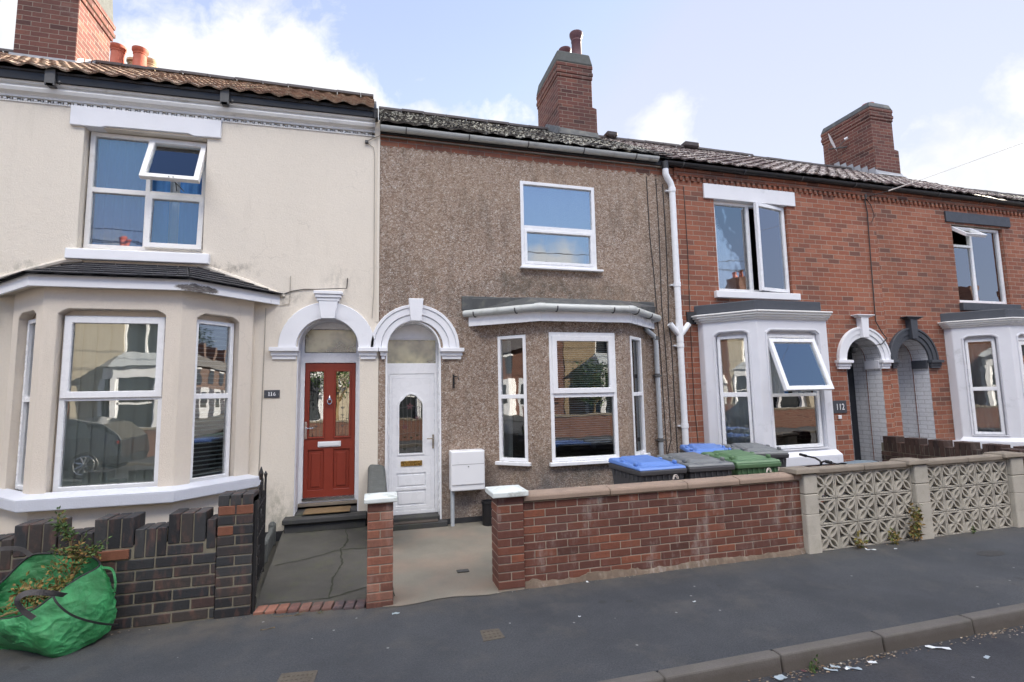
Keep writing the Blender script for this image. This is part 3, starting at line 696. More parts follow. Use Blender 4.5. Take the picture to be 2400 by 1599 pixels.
# bay
P = [(-3.98,0), (-3.98,-.12), (-3.39,-.72), (-2.12,-.72), (-1.53,-.12), (-1.53,0)]
F1, F2, F3 = Fr(P[1],P[2]), Fr(P[2],P[3]), Fr(P[3],P[4])
mb = MB(); zt, zb = 3.02, -.1; sz = .80
panel(mb, F2, rect(0, F2.L, zb, zt), [chamf(.13, 1.12, sz, 2.735, .09, .06)], .12)
for F in (F1, F3): panel(mb, F, rect(0, F.L, zb, zt), [chamf(.17, .67, sz, 2.735, .09, .06)], .12)
FRONT_L = Fr(P[0],P[1]); panel(mb, FRONT_L, rect(0, FRONT_L.L, zb, zt), [], .1); FR_ = Fr(P[4],P[5]); panel(mb, FR_, rect(0, FR_.L, zb, zt), [], .1)
bay = mb.build('bay', M['creambay'], H, bevel=.006)
pts = offset_path(P[1:-1], .11); plan = pts+[(pts[-1][0]-.02, .0), (pts[0][0]+.02, .0)]
mb = MB(); plan_prism(mb, plan, .685, .80)
pin = offset_path(P[1:-1], .06)
mb.add([(*p, .8) for p in pts]+[(*p, .845) for p in offset_path(P[1:-1], -.02)], [(i, i+1, len(pts)+i+1, len(pts)+i) for i in range(len(pts)-1)])
mb.build('bay_sill', M['sillpaint'], bay, bevel=.012, seg=2)
F2w, F1w, F3w = Fr((P[2][0], P[2][1]+.08), (P[3][0], P[3][1]+.08)), F1, F3
w = window(H, F2, .155, 1.105, .83, 2.67, -.075, [(.2,1.06,.89,1.76), (.165,1.095,1.79,2.66,'sash','top',0,.07)], bars=[(.2,1.06,1.76,1.81)], w=.05)
vblind(w, F2, .17, 1.09, .85, 2.62, -.145, 'greyblind', .127)
for F in (F1, F3):
    w = window(H, F, .19, .655, .83, 2.67, -.075, [(.235,.61,.89,1.76), (.235,.61,1.82,2.62)], bars=[(.23,.615,1.76,1.82)], w=.045)
    slat_blind(w, F, .2, .64, .85, 2.6, -.16, 'greyblind', .05)
mb = MB(); panel(mb, F2, rect(.1,1.15,.76,2.78), [rect(.165,1.095,.84,2.66)], .05, -.125)
for F in (F1, F3): panel(mb, F, rect(.14,.70,.76,2.78), [rect(.2,.645,.84,2.66)], .05, -.125)
mb.build('window_surround', M['creambay'], bay)
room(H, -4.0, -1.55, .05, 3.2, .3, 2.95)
# bay fascia + slate roof
fo = offset_path([(-3.98,-.0), (-3.39,-.60), (-2.12,-.60), (-1.53,-.0)], .22); fi = offset_path([(-3.98,-.0), (-3.39,-.60), (-2.12,-.60), (-1.53,-.0)], .19)
mb = MB()
for i in range(3):
    (a, b), (c, d) = (fo[i], fo[i+1]), (fi[i], fi[i+1]); zl = 2.945; zh = 3.075
    mb.hexa([(*a, zl), (*b, zl), (*d, zl), (*c, zl)], [(*a, zh), (*b, zh), (*d, zh), (*c, zh)])
fas = mb.build('fascia', M['rotwood'], bay, bevel=.004)
mb = MB(); plan_prism(mb, fi, 2.985, 3.0); mb.build('soffit', M['creambay'], bay)
mb = MB()
eo = offset_path([(-3.98,-.0), (-3.39,-.60), (-2.12,-.60), (-1.53,-.0)], .26); top = [(-3.46,.0), (-3.46,-.0), (-2.2,-.0), (-2.2,.0)]; top = [(-3.5,.0), (-3.3,-.02), (-2.3,-.02), (-2.15,.0)]
zt_ = 3.4
def slatecourse(mb, A, B, C, D, za, zb, rows, wid=.24):
    A, B, C, D = V((*A, za)), V((*B, za)), V((*C, zb)), V((*D, zb)); n = (B-A).cross(D-A).normalized()
    if n.z < 0: n = -n
    for r in range(rows):
        t0, t1 = r/rows, min(1, (r+1.25)/rows); a0, b0, a1, b1 = A.lerp(D, t0), B.lerp(C, t0), A.lerp(D, t1), B.lerp(C, t1)
        L = max((b0-a0).length, .05); k = max(1, int(round(L/wid))); of = .5 if r % 2 else 0.
        ed = [0.]+[min(1, max(0, (i+of)/k)) for i in range(k+1)]+[1.]
        ed = sorted(set(round(e, 4) for e in ed))
        for e0, e1 in zip(ed, ed[1:]):
            mb.rv = R.random(); j = R.uniform(-.01, .012)/max(.3, (D-A).length); h0 = .016+R.uniform(0, .005)
            q = [a0.lerp(b0, e0+.003), a0.lerp(b0, e1-.003), a1.lerp(b1, e1-.003), a1.lerp(b1, e0+.003)]
            dn = (A-D).normalized()*R.uniform(-.008, .01)
            vs = [q[0]+n*h0+dn, q[1]+n*h0+dn, q[2]+n*.004, q[3]+n*.004, q[0]+n*(h0-.012)+dn, q[1]+n*(h0-.012)+dn]
            mb.add(vs, [(0,1,2,3), (4,5,1,0)])
slatecourse(mb, eo[1], eo[2], top[2], top[1], 3.075, zt_, 6); slatecourse(mb, eo[2], eo[3], (top[3][0], .0), top[2], 3.075, zt_, 6); slatecourse(mb, eo[0], eo[1], top[1], (top[0][0], .0), 3.075, zt_, 6)
mb.rv = .2; mb.add([(*eo[0], 3.06), (*eo[1], 3.06), (*eo[2], 3.06), (*eo[3], 3.06), (top[3][0], .0, zt_-.01), (*top[2], zt_-.01), (*top[1], zt_-.01), (top[0][0], .0, zt_-.01)], [(0,1,6,7), (1,2,5,6), (2,3,4,5)])
mb.build('bay_roof', M['slate'], bay)
mb = MB()   # mortar fillet between bay roof and wall
mb.tube([(-4.36,-.02,3.10), (-3.9,-.02,3.29), (-3.58,-.02,3.41), (-3.4,-.02,3.43)], .035, 8); mb.build('mortar_fillet', M['cream'], bay, smooth=True); mb = MB(); mb.tube([(-2.2,-.02,3.43), (-2.05,-.02,3.38), (-1.6,-.02,3.22), (-1.18,-.02,3.06)], [.03,.035,.035,.02], 8)
mb.build('mortar_fillet', M['cream'], bay, smooth=True)
# door
D = Fr((0,.28), (1,.28))
arch_ring(H, -.645, 2.395, .385, .6, .06, 'white', keystone=(.17, .24, 2.77, 3.0, (.36, .13)), imposts=[(-1.345,-.995), (-.27,-.005)], impz=(2.24,2.395), stepped=False, back=.0)
mb = MB(); panel(mb, FRONT, doorhole(-.63, .39, 2.40, .12), [doorhole(-.63, .375, 2.40, .13)], .27, -.005); mb.build('door_reveal', M['whitepaint'], H)
mb = MB(); panel(mb, D, rect(-1.02,-.235,.37,2.9), [rect(-.955,-.3,.43,2.215), rect(-.965,-.3,2.35,2.675)], .07, 0)
df = mb.build('door_frame', M['upvc'], H, bevel=.004)
mb = MB(); D.box(mb, -.96, -.305, -.05, -.044, 2.36, 2.67); mb.build('fanlight', M['frost'], df)
mb = MB(); D.box(mb, -.96, -.3, .0, .02, .40, .432); mb.build('weather_bar', M['chrome'], df)
mb = MB(); D.box(mb, -1.03, -.22, -.02, .04, .33, .368); mb.build('door_sill', M['copestone'], df, bevel=.004)
x0, x1, z0, z1 = -.952, -.303, .434, 2.212
L1, L2 = rect(-.895,-.712,1.22,2.10), rect(-.56,-.378,1.22,2.10); Q1, Q2 = rect(-.895,-.7,.53,1.05), rect(-.575,-.375,.53,1.05)
mb = MB(); panel(mb, D, rect(x0,x1,z0,z1), [L1, L2, Q1, Q2], .045, -.012)
for q in (L1, L2): panel(mb, D, [(q[0][0]-.02,q[0][1]-.02), (q[1][0]+.02,q[1][1]-.02), (q[2][0]+.02,q[2][1]+.02), (q[3][0]-.02,q[3][1]+.02)], [[(q[0][0]+.004,q[0][1]+.004), (q[1][0]-.004,q[1][1]+.004), (q[2][0]-.004,q[2][1]-.004), (q[3][0]+.004,q[3][1]-.004)]], .014, .002)
for q in (Q1, Q2):
    D.box(mb, q[0][0]-.001, q[1][0]+.001, -.05, -.03, q[0][1]-.001, q[2][1]+.001)
    D.box(mb, q[0][0]+.04, q[1][0]-.04, -.03, -.014, q[0][1]+.04, q[2][1]-.04)
dr = mb.build('front_door', M['reddoor'], H, bevel=.006)
for q in (L1, L2):
    g = MB(); D.box(g, q[0][0], q[1][0], -.04, -.034, q[0][1], q[2][1]); g.build('door_glass', M['glassstrong'], dr)
    g = MB(); cx = (q[0][0]+q[1][0])/2
    for dx in (-.045, 0, .045): g.tube([D(cx+dx, -.032, q[0][1]), D(cx+dx*1.3, -.032, 1.6), D(cx+dx, -.032, q[2][1])], .0022, 5)
    for zz in (1.45, 1.8, 1.98): g.tube([D(q[0][0], -.032, zz), D(cx, -.032, zz+.02), D(q[1][0], -.032, zz)], .0022, 5)
    for (zz, r) in ((1.85, .03), (1.6, .018), (1.5, .014), (1.36, .014)):
        for a in (-.9, 0, .9): g.add([D(cx, -.03, zz-r), D(cx+r*1.3*math.sin(a)+r*.4, -.03, zz+r*.5*math.cos(a)), D(cx+r*1.6*math.sin(a), -.03, zz+r*1.3), D(cx+r*1.3*math.sin(a)-r*.4, -.03, zz+r*.4)], [(0,1,2,3)])
    g.build('leaded_tulip', M['bracket'], dr)
mb = MB(); D.box(mb, -.775, -.483, -.012, .006, 1.088, 1.16); D.box(mb, -.757, -.5, .006, .012, 1.1, 1.148); mb.build('letterbox', M['cleanwhite'], dr, bevel=.003)
mb = MB(); mb.tube([D(-.634+.028*math.sin(a*.628), .02, 1.69+.036*math.cos(a*.628)) for a in range(10)], .008, 8, close=True); mb.lathe((-.634, .28-.02, 1.725), [(0,-.02), (.022,-.015), (.02,.015), (.008,.035), (0,.05)], 12); mb.build('door_knocker', M['chrome'], dr, smooth=True)
mb = MB(); D.box(mb, -.945, -.915, -.012, .004, 1.2, 1.43); mb.tube([D(-.93, .0, 1.345), D(-.93, .05, 1.345), D(-.83, .055, 1.34)], .009, 8); mb.build('door_handle', M['chrome'], dr, bevel=.003)
mb = MB(); mb.box(-1.10, -.14, -.17, .0, .02, .215); mb.box(-1.12, -.13, -.21, .0, .2155, .28); mb.box(-1.015, -.245, 0.001, .26, .1, .30); mb.build('doorstep', M['step'], H, bevel=.012)
room(H, -1.02, -.2, .36, 2.5, .3, 2.8, 'roomdark')
# numbers and small things on the wall
s = empty('house_number_sign', (-1.30, -.03, 1.755), 'dark slate house number sign reading 116 beside the red door', 'sign')
F = FRONT; mb = MB(); F.box(mb, -1.392, -1.21, .02, .032, 1.755, 1.853); mb.build('plate', M['slatepaint'], s, bevel=.002)
def textmesh(txt, size):
    c = bpy.data.curves.new('digits', 'FONT'); c.body = txt; c.size = size; c.extrude = .0015; c.resolution_u = 3
    o = bpy.data.objects.new('digits', c); COL.objects.link(o); me = bpy.data.meshes.new_from_object(o.evaluated_get(bpy.context.evaluated_depsgraph_get()))
    bpy.data.objects.remove(o); return [tuple(v.co) for v in me.vertices], [tuple(p.vertices) for p in me.polygons]
def text(mb, fr, txt, size, u, n, z, sx=1.):
    vs, fs = textmesh(txt, size); mb.add([fr(u+v[0]*sx, n+v[2], z+v[1]) for v in vs], fs)
mb = MB()
for u in (-1.338, -1.310):
    F.box(mb, u, u+.009, .032, .0345, 1.782, 1.826); F.box(mb, u-.006, u+.015, .0322, .0343, 1.780, 1.785); F.box(mb, u-.004, u+.008, .0322, .0343, 1.822, 1.828)
text(mb, F, '6', .066, -1.288, .033, 1.781, 1.0); mb.build('numerals', M['upvc'], s)
mb = MB()
for u in (-1.378, -1.224): mb.tube([F(u, .032, 1.804), F(u, .036, 1.804)], .005, 8)
mb.build('screw', M['chrome'], s)

# ================================================================== HOUSE 114 (pebbledash)
H = empty('terraced_house', (2.3, 0, 0), 'pebbledashed terraced house with white front door and grey guttered bay', 'house', 'houses of the terrace')
c0 = .462
holes = [rect(2.06, 3.22, 3.63, 4.915), doorhole(c0, .375, 2.40, .0), rect(1.55, 3.9, .45, 2.62)]
mb = MB(); panel(mb, FRONT, rect(.0, 4.6, -.1, 5.46), holes, .33, .0); houseshell(H, 0, 4.6, 5.4); mb.build('wall', M['eavebrick'], H)
top = []; x = 4.6
while x > 0.06:
    top.append((x, 5.215+R.uniform(0, .02))); top.append((x-.05, 5.255+R.uniform(-.012, .02))); top.append((x-.09, 5.235+R.uniform(-.01, .01))); x -= R.uniform(.11, .15)
top.append((.0, 5.25))
mb = MB(); panel(mb, FRONT, [(0, .09), (4.6, .09)]+top, holes, .014, .0145); mb.build('pebbledash', M['pebble'], H)
mb = MB(); FRONT.box(mb, 0.0, 4.6, 0, .02, -.1, .09); mb.build('plinth', M['felt'], H)
mb = MB(); x = .01
while x < 4.5:
    L = R.uniform(.3, .6); FRONT.box(mb, x, min(4.58, x+L-.008), 0, .035+R.uniform(0, .006), 5.372, 5.39); x += L
mb.build('string_course', M['copestone'], H)
gz = lambda x: .006*(x-2)/2
gutter(H, .0, 4.36, -.075, 5.50, .062, 'greygutter', gz)
mb = MB(); FRONT.box(mb, 0, 4.6, .0, .02, 5.42, 5.5); mb.build('fascia', M['felt'], H)
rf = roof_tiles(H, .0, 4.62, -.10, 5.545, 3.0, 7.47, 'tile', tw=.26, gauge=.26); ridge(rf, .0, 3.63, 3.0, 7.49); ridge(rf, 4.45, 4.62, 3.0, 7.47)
st = chimney(H, 3.63, 4.41, 2.37, 3.7, 6.7, 9.0, (.08, 7.75), caph=.2, corbz=8.4, cs=.5)
for (x, y, h) in ((4.24, 2.72, .72), (4.14, 3.15, .62)): pot(st, x, y, 8.98, h, .115, 'darkpot', 1.3)
mb = MB(); mb.hexa([(3.58,2.2,7.03), (4.5,2.2,7.03), (4.5,2.34,7.05), (3.58,2.34,7.05)], [(3.6,2.3,7.12), (4.5,2.3,7.1), (4.5,2.345,7.22), (3.6,2.345,7.26)])
for k in range(4): y = 2.3+k*.2; mb.hexa([(3.55,y,7.05+.6*(y-2.3)), (3.63,y,7.05+.6*(y-2.3)), (3.63,y+.2,7.15+.6*(y-2.3)), (3.55,y+.2,7.15+.6*(y-2.3))], [(3.6,y,7.2+.6*(y-2.3)), (3.63,y,7.22+.6*(y-2.3)), (3.63,y+.2,7.36+.6*(y-2.3)), (3.6,y+.2,7.34+.6*(y-2.3))])
mb.build('flashing', M['lead'], st)
# upper window
FW = Fr((0,-.01), (1,-.01))
w = window(H, FW, 2.03, 3.235, 3.61, 4.925, .02, [(2.08,3.185,4.245,4.875), (2.115,3.15,3.69,4.16)], bars=[(2.08,3.185,4.175,4.24)], w=.05, glass='glassup')
mb = MB(); ring(mb, FW, 2.08, 3.185, 3.655, 4.18, .04, -.03, .028); mb.build('sash', M['upvc'], w, bevel=.004)
mb = MB(); FW.box(mb, 2.0, 3.32, .0, .075, 3.575, 3.607); mb.build('window_sill', M['upvc'], w, bevel=.005)
vblind(w, FW, 2.05, 3.22, 4.2, 4.9, -.14, 'skyblind', .6)
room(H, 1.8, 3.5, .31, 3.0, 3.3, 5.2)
# bay
P = [(1.44,0), (2.11,-.57), (3.36,-.57), (4.03,0)]
F1, F2, F3 = Fr(P[0],P[1]), Fr(P[1],P[2]), Fr(P[2],P[3])
mb = MB(); panel(mb, F2, rect(0, F2.L, -.1, 2.85), [rect(.13, 1.08, .86, 2.55)], .12); L = F1.L
for F, a, b in ((F1, .275, .735), (F3, .24, .72)): panel(mb, F, rect(0, L, -.1, 2.85), [rect(a*L, b*L, .86, 2.55)], .12)
bay = mb.build('bay', M['pebble'], H, bevel=.01)
w = window(H, F2, .115, 1.095, .835, 2.57, .012, [(.165,1.045,.885,1.68), (.15,1.06,1.735,2.52,'sash','top',0,.072)], bars=[(.165,1.045,1.68,1.735)], w=.05)
mb = MB(); F2.box(mb, .075, 1.13, .0, .07, .785, .832); mb.build('window_sill', M['upvc'], w, bevel=.005)
slat_blind(w, F2, .17, 1.03, 1.05, 2.5, -.1, 'skyblind', .03)
for F, a, b in ((F1, .262, .75), (F3, .23, .735)):
    w = window(H, F, a*L, b*L, .835, 2.55, .012, [(a*L+.04,b*L-.04,.885,1.68), (a*L+.04,b*L-.04,1.735,2.51)], bars=[(a*L+.03,b*L-.03,1.68,1.735)], w=.045)
    mb = MB(); F.box(mb, a*L-.045, b*L+.045, .0, .06, .785, .832); mb.build('window_sill', M['upvc'], w, bevel=.005)
curtain(bay, F1, .25*L, .42*L, .86, 2.5, -.13, 'palecurtain', .01, 2)
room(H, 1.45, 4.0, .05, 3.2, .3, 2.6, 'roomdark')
fo = offset_path([(1.44,-.02), (2.11,-.59), (3.36,-.59), (4.03,-.02)], .1); fi = offset_path([(1.44,-.02), (2.11,-.59), (3.36,-.59), (4.03,-.02)], .075)
fo[0] = (fo[0][0]-.06, fo[0][1]-.0); fi[0] = (fi[0][0]-.06, fi[0][1])
mb = MB()
for i in range(3):
    a, b, c, d = fo[i], fo[i+1], fi[i], fi[i+1]
    mb.hexa([(*a, 2.705), (*b, 2.705), (*d, 2.705), (*c, 2.705)], [(*a, 2.87), (*b, 2.87), (*d, 2.87), (*c, 2.87)])
mb.build('fascia', M['upvc'], bay, bevel=.003)
mb = MB(); plan_prism(mb, fi, 2.74, 2.75); mb.build('soffit', M['upvc'], bay)
go = offset_path([(1.44,-.02), (2.11,-.59), (3.36,-.59), (4.03,-.02)], .15); go[0] = (1.17, -.0)
mb = MB(); N = []
for i in range(3):
    a, b = V((*go[i], 2.885)), V((*go[i+1], 2.885)); mb.tube([a, b], .05, 14)
gt = mb.build('bay_gutter', M['greygutter'], bay, smooth=True)
for (i, ts) in ((0, (.15, .7)), (1, (.17, .78)), (2, (.1, .6))):
    a, b = V((*go[i], 2.885)), V((*go[i+1], 2.885)); n = Fr(go[i], go[i+1]).n
    for t_ in ts:
        p = a.lerp(b, t_); mb = MB(); mb.tube([p+n*.056*math.cos(q*.35-.2)+V((0,0,-.056*math.sin(q*.35-.2))) for q in range(9)], .009, 6); mb.build('gutter_bracket', M['bracket'], gt)
for i in (1, 2): mb = MB(); p = V((*go[i], 2.885)); a = V((*go[i-1], 2.885)); b = V((*go[i+1], 2.885)); mb.tube([p+(a-p).normalized()*.07, p, p+(b-p).normalized()*.07], .056, 14); mb.build('gutter_corner', M['greygutter'], gt, smooth=True)
zr = 3.11
ro = offset_path([(1.44,-.02), (2.11,-.59), (3.36,-.59), (4.03,-.02)], .11)
mb = MB(); tp = [(1.2,.0,zr), (2.0,-.33,3.09), (3.45,-.33,3.09), (4.25,.0,zr-.03)]
mb.add([(*ro[0], 2.93), (*ro[1], 2.93), (*ro[2], 2.93), (*ro[3], 2.93)]+tp+[(1.2,.0,3.12), (4.25,.0,3.12)], [(0,1,5,4), (1,2,6,5), (2,3,7,6), (4,5,6,7)])
FRONT.box(mb, 1.13, 4.2, .01, .03, 2.93, 3.14)
mb.build('bay_roof', M['lead'], bay, bevel=.01)
mb = MB(); zz = 2.62; mb.tube([(go[3][0]-.02, go[3][1]-.03, 2.86), (3.96,-.1,2.8), (3.98,-.1,2.70), (4.13,-.07,2.60), (4.165,-.07,2.52), (4.165,-.07,.2)], .037, 14)
dp = mb.build('downpipe', M['greypipe'], H, smooth=True)
mb = MB()
for z in (2.56, 1.98, 1.0): mb.tube([(4.165,-.07,z-.03), (4.165,-.07,z+.03)], .042, 14); mb.box(4.105, 4.225, -.1, .0, z-.01, z+.01)
mb.build('pipe_clip', M['bracket'], dp)
# door 114
arch_ring(H, .49, 2.395, .375, .6, .06, 'white', keystone=(.14, .2, 2.76, 3.07, None), imposts=[(.0,.115), (.815,1.15)], impz=(2.24,2.395), stepped=True)
D = Fr((0,.2), (1,.2))
mb = MB(); panel(mb, FRONT, doorhole(c0, .372, 2.40, .06), [doorhole(c0, .35, 2.40, .07)], .2, .012); mb.build('door_reveal', M['upvc'], H)
mb = MB(); panel(mb, D, rect(.08,.83,.14,2.9), [rect(.145,.765,.19,2.05), rect(.1,.79,2.2,2.53)], .07, 0)
D.box(mb, .08, .83, .0, .014, 2.55, 2.57)
df = mb.build('door_frame', M['upvc'], H, bevel=.004)
mb = MB(); D.box(mb, .1, .79, -.05, -.044, 2.2, 2.53); mb.build('fanlight', M['frost'], df)
gl = [(.283, .955), (.602, .955), (.602, 1.62), (.585, 1.665), (.545, 1.70), (.51, 1.745), (.4425, 1.765), (.375, 1.745), (.34, 1.70), (.30, 1.665), (.283, 1.62)]
mb = MB(); panel(mb, D, rect(.147,.763,.192,2.048), [gl, rect(.25,.645,.5,.69), rect(.25,.645,.255,.46)], .05, -.006)
cx, cy = .4425, 1.36
glo = [(cx+(x-cx)*1.14, cy+(z-cy)*1.055) for x, z in gl]; panel(mb, D, glo, [gl], .012, .006)
panel(mb, D, rect(.185,.715,.22,2.0), [rect(.191,.709,.226,1.994)], .004, -.0035)
for (a, b) in ((.5, .69), (.255, .46)): D.box(mb, .249, .646, -.05, -.02, a-.001, b+.001); D.box(mb, .275, .62, -.02, -.008, a+.025, b-.025)
dr = mb.build('front_door', M['upvc'], H, bevel=.004)
g = MB(); D.box(g, .278, .607, -.04, -.034, .95, 1.77); g.build('door_glass', M['glass'], dr)
g = MB()
for u, z0_, z1_ in ((.33,1.0,1.72), (.385,.96,1.75), (.44,1.1,1.76), (.5,.96,1.75), (.555,1.05,1.7)): g.tube([D(u, -.032, z0_), D(u+.012, -.032, (z0_+z1_)/2), D(u, -.032, z1_)], .0028, 5)
for z in (1.22, 1.58): g.tube([D(.283, -.032, z), D(.44, -.032, z+.02), D(.6, -.032, z)], .0025, 5)
g.build('leading', M['bracket'], dr)
g = MB(); fl = MB()
for (u, z, r) in ((.43,1.6,.042), (.36,1.32,.036), (.53,1.44,.03)):
    for k in range(5):
        a = k*1.257+.3; fl.add([D(u, -.03, z), D(u+r*.8*math.cos(a-.35), -.03, z+r*.8*math.sin(a-.35)), D(u+r*1.2*math.cos(a), -.03, z+r*1.2*math.sin(a)), D(u+r*.8*math.cos(a+.35), -.03, z+r*.8*math.sin(a+.35))], [(0,1,2,3)])
for (u, z, r) in ((.45,1.42,.02), (.36,1.18,.022), (.45,1.17,.026), (.53,1.2,.022), (.36,1.02,.026), (.52,1.05,.024)):
    g.add([D(u-r, -.03, z+r*.3), D(u, -.03, z-r), D(u+r, -.03, z+r*.3), D(u, -.03, z+r*.2)], [(0,1,2,3)])
g.build('glass_leaf', M['crackm'], dr); fl.build('glass_flower', M['darkpot'], dr)
mb = MB(); panel(mb, D, rect(.305,.595,.785,.855), [rect(.325,.575,.8,.838)], .012, .006); D.box(mb, .325, .575, -.006, -.002, .8, .838); mb.build('letterbox', M['brass'], dr, bevel=.003)
mb = MB(); D.box(mb, .735, .757, -.006, .006, 1.01, 1.2); mb.tube([D(.746,.0,1.15), D(.746,.05,1.15), D(.655,.055,1.15)], .009, 8); mb.build('door_handle', M['satin'], dr, bevel=.003)
mb = MB(); mb.box(.085, .9, -.12, .2, -.02, .085); mb.box(.115, .81, .0, .21, .0852, .14); mb.build('doorstep', M['step'], H, bevel=.01)
room(H, .0, .9, .28, 2.5, .1, 2.8, 'roomdark')
# ================================================================== HOUSE 112 (brick, white bay)
H = empty('terraced_house', (6.7, 0, 0), 'red brick terraced house with white painted bay and white arched porch', 'house', 'houses of the terrace')
ca, cb = 8.345, 9.5
mb = MB(); panel(mb, FRONT, rect(4.6, 8.935, -.1, 5.46), [rect(5.43, 6.93, 3.36, 4.94), doorhole(ca, .395, 2.22, .0), rect(5.15, 7.15, .5, 2.7)], .3, .0); houseshell(H, 4.6, 8.935, 5.4)
mb.build('wall', M['brick'], H)
def dentils(parent, x0, x1, z):
    mb = MB(); x = x0
    FRONT.box(mb, x0, x1, .0, .03, z+.078, z+.15); FRONT.box(mb, x0, x1, 0, .045, z+.151, z+.2)
    while x < x1-.05:
        FRONT.box(mb, x, x+.055, .0, .03, z, z+.0775); x += .11
    return mb.build('dentil_course', M['eavebrick'], parent, bevel=.004)
dentils(H, 4.68, 8.93, 5.2)
gutter(H, 4.45, 8.9, -.08, 5.455, .06, 'black', lambda x: -.002*(x-4.5), clips=1.2)
mb = MB(); FRONT.box(mb, 4.6, 8.935, .0, .02, 5.4, 5.5); mb.build('fascia', M['black'], H)
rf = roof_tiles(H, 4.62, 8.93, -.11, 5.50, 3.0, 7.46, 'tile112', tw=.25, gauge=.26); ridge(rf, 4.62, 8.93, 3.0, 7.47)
mb = MB(); mb.box(4.95, 5.22, 2.8, 3.05, 7.46, 7.585); mb.build('ridge_vent', M['ridge'], rf, bevel=.03); mb = MB(); mb.box(6.95, 7.35, 2.8, 3.05, 7.45, 7.58); mb.build('ridge_vent', M['ridge'], rf, bevel=.03)
def lintel_sill(H, x0, x1, zl0, zl1, s0, s1, zs0, zs1, mat):
    mb = MB(); FRONT.box(mb, x0, x1, -.1, .03, zl0, zl1); mb.build('lintel', M[mat], H, bevel=.005)
    mb = MB(); FRONT.box(mb, s0, s1, -.1, .07, zs0, zs1); mb.build('sill', M[mat], H, bevel=.008)
lintel_sill(H, 5.235, 7.1, 4.935, 5.19, 5.33, 7.02, 3.245, 3.36, 'white')
FW = Fr((0,.06), (1,.06))
w = window(H, FW, 5.44, 6.92, 3.37, 4.93, 0, [(5.49,6.12,3.42,4.88), (6.19,6.905,3.385,4.915,'sash','right',11,.06)], bars=[(6.12,6.18,3.42,4.88)], glass='glassstrong')
curtain(w, FW, 6.05, 6.22, 3.4, 4.9, -.16, 'darkcurtain', .015, 3); curtain(w, FW, 5.46, 6.0, 3.4, 4.9, -.2, 'palecurtain', .01, 3); curtain(w, FW, 6.6, 6.9, 3.4, 4.9, -.2, 'palecurtain', .01, 3)
room(H, 5.2, 7.2, .29, 3.0, 3.1, 5.2, 'roomdark')
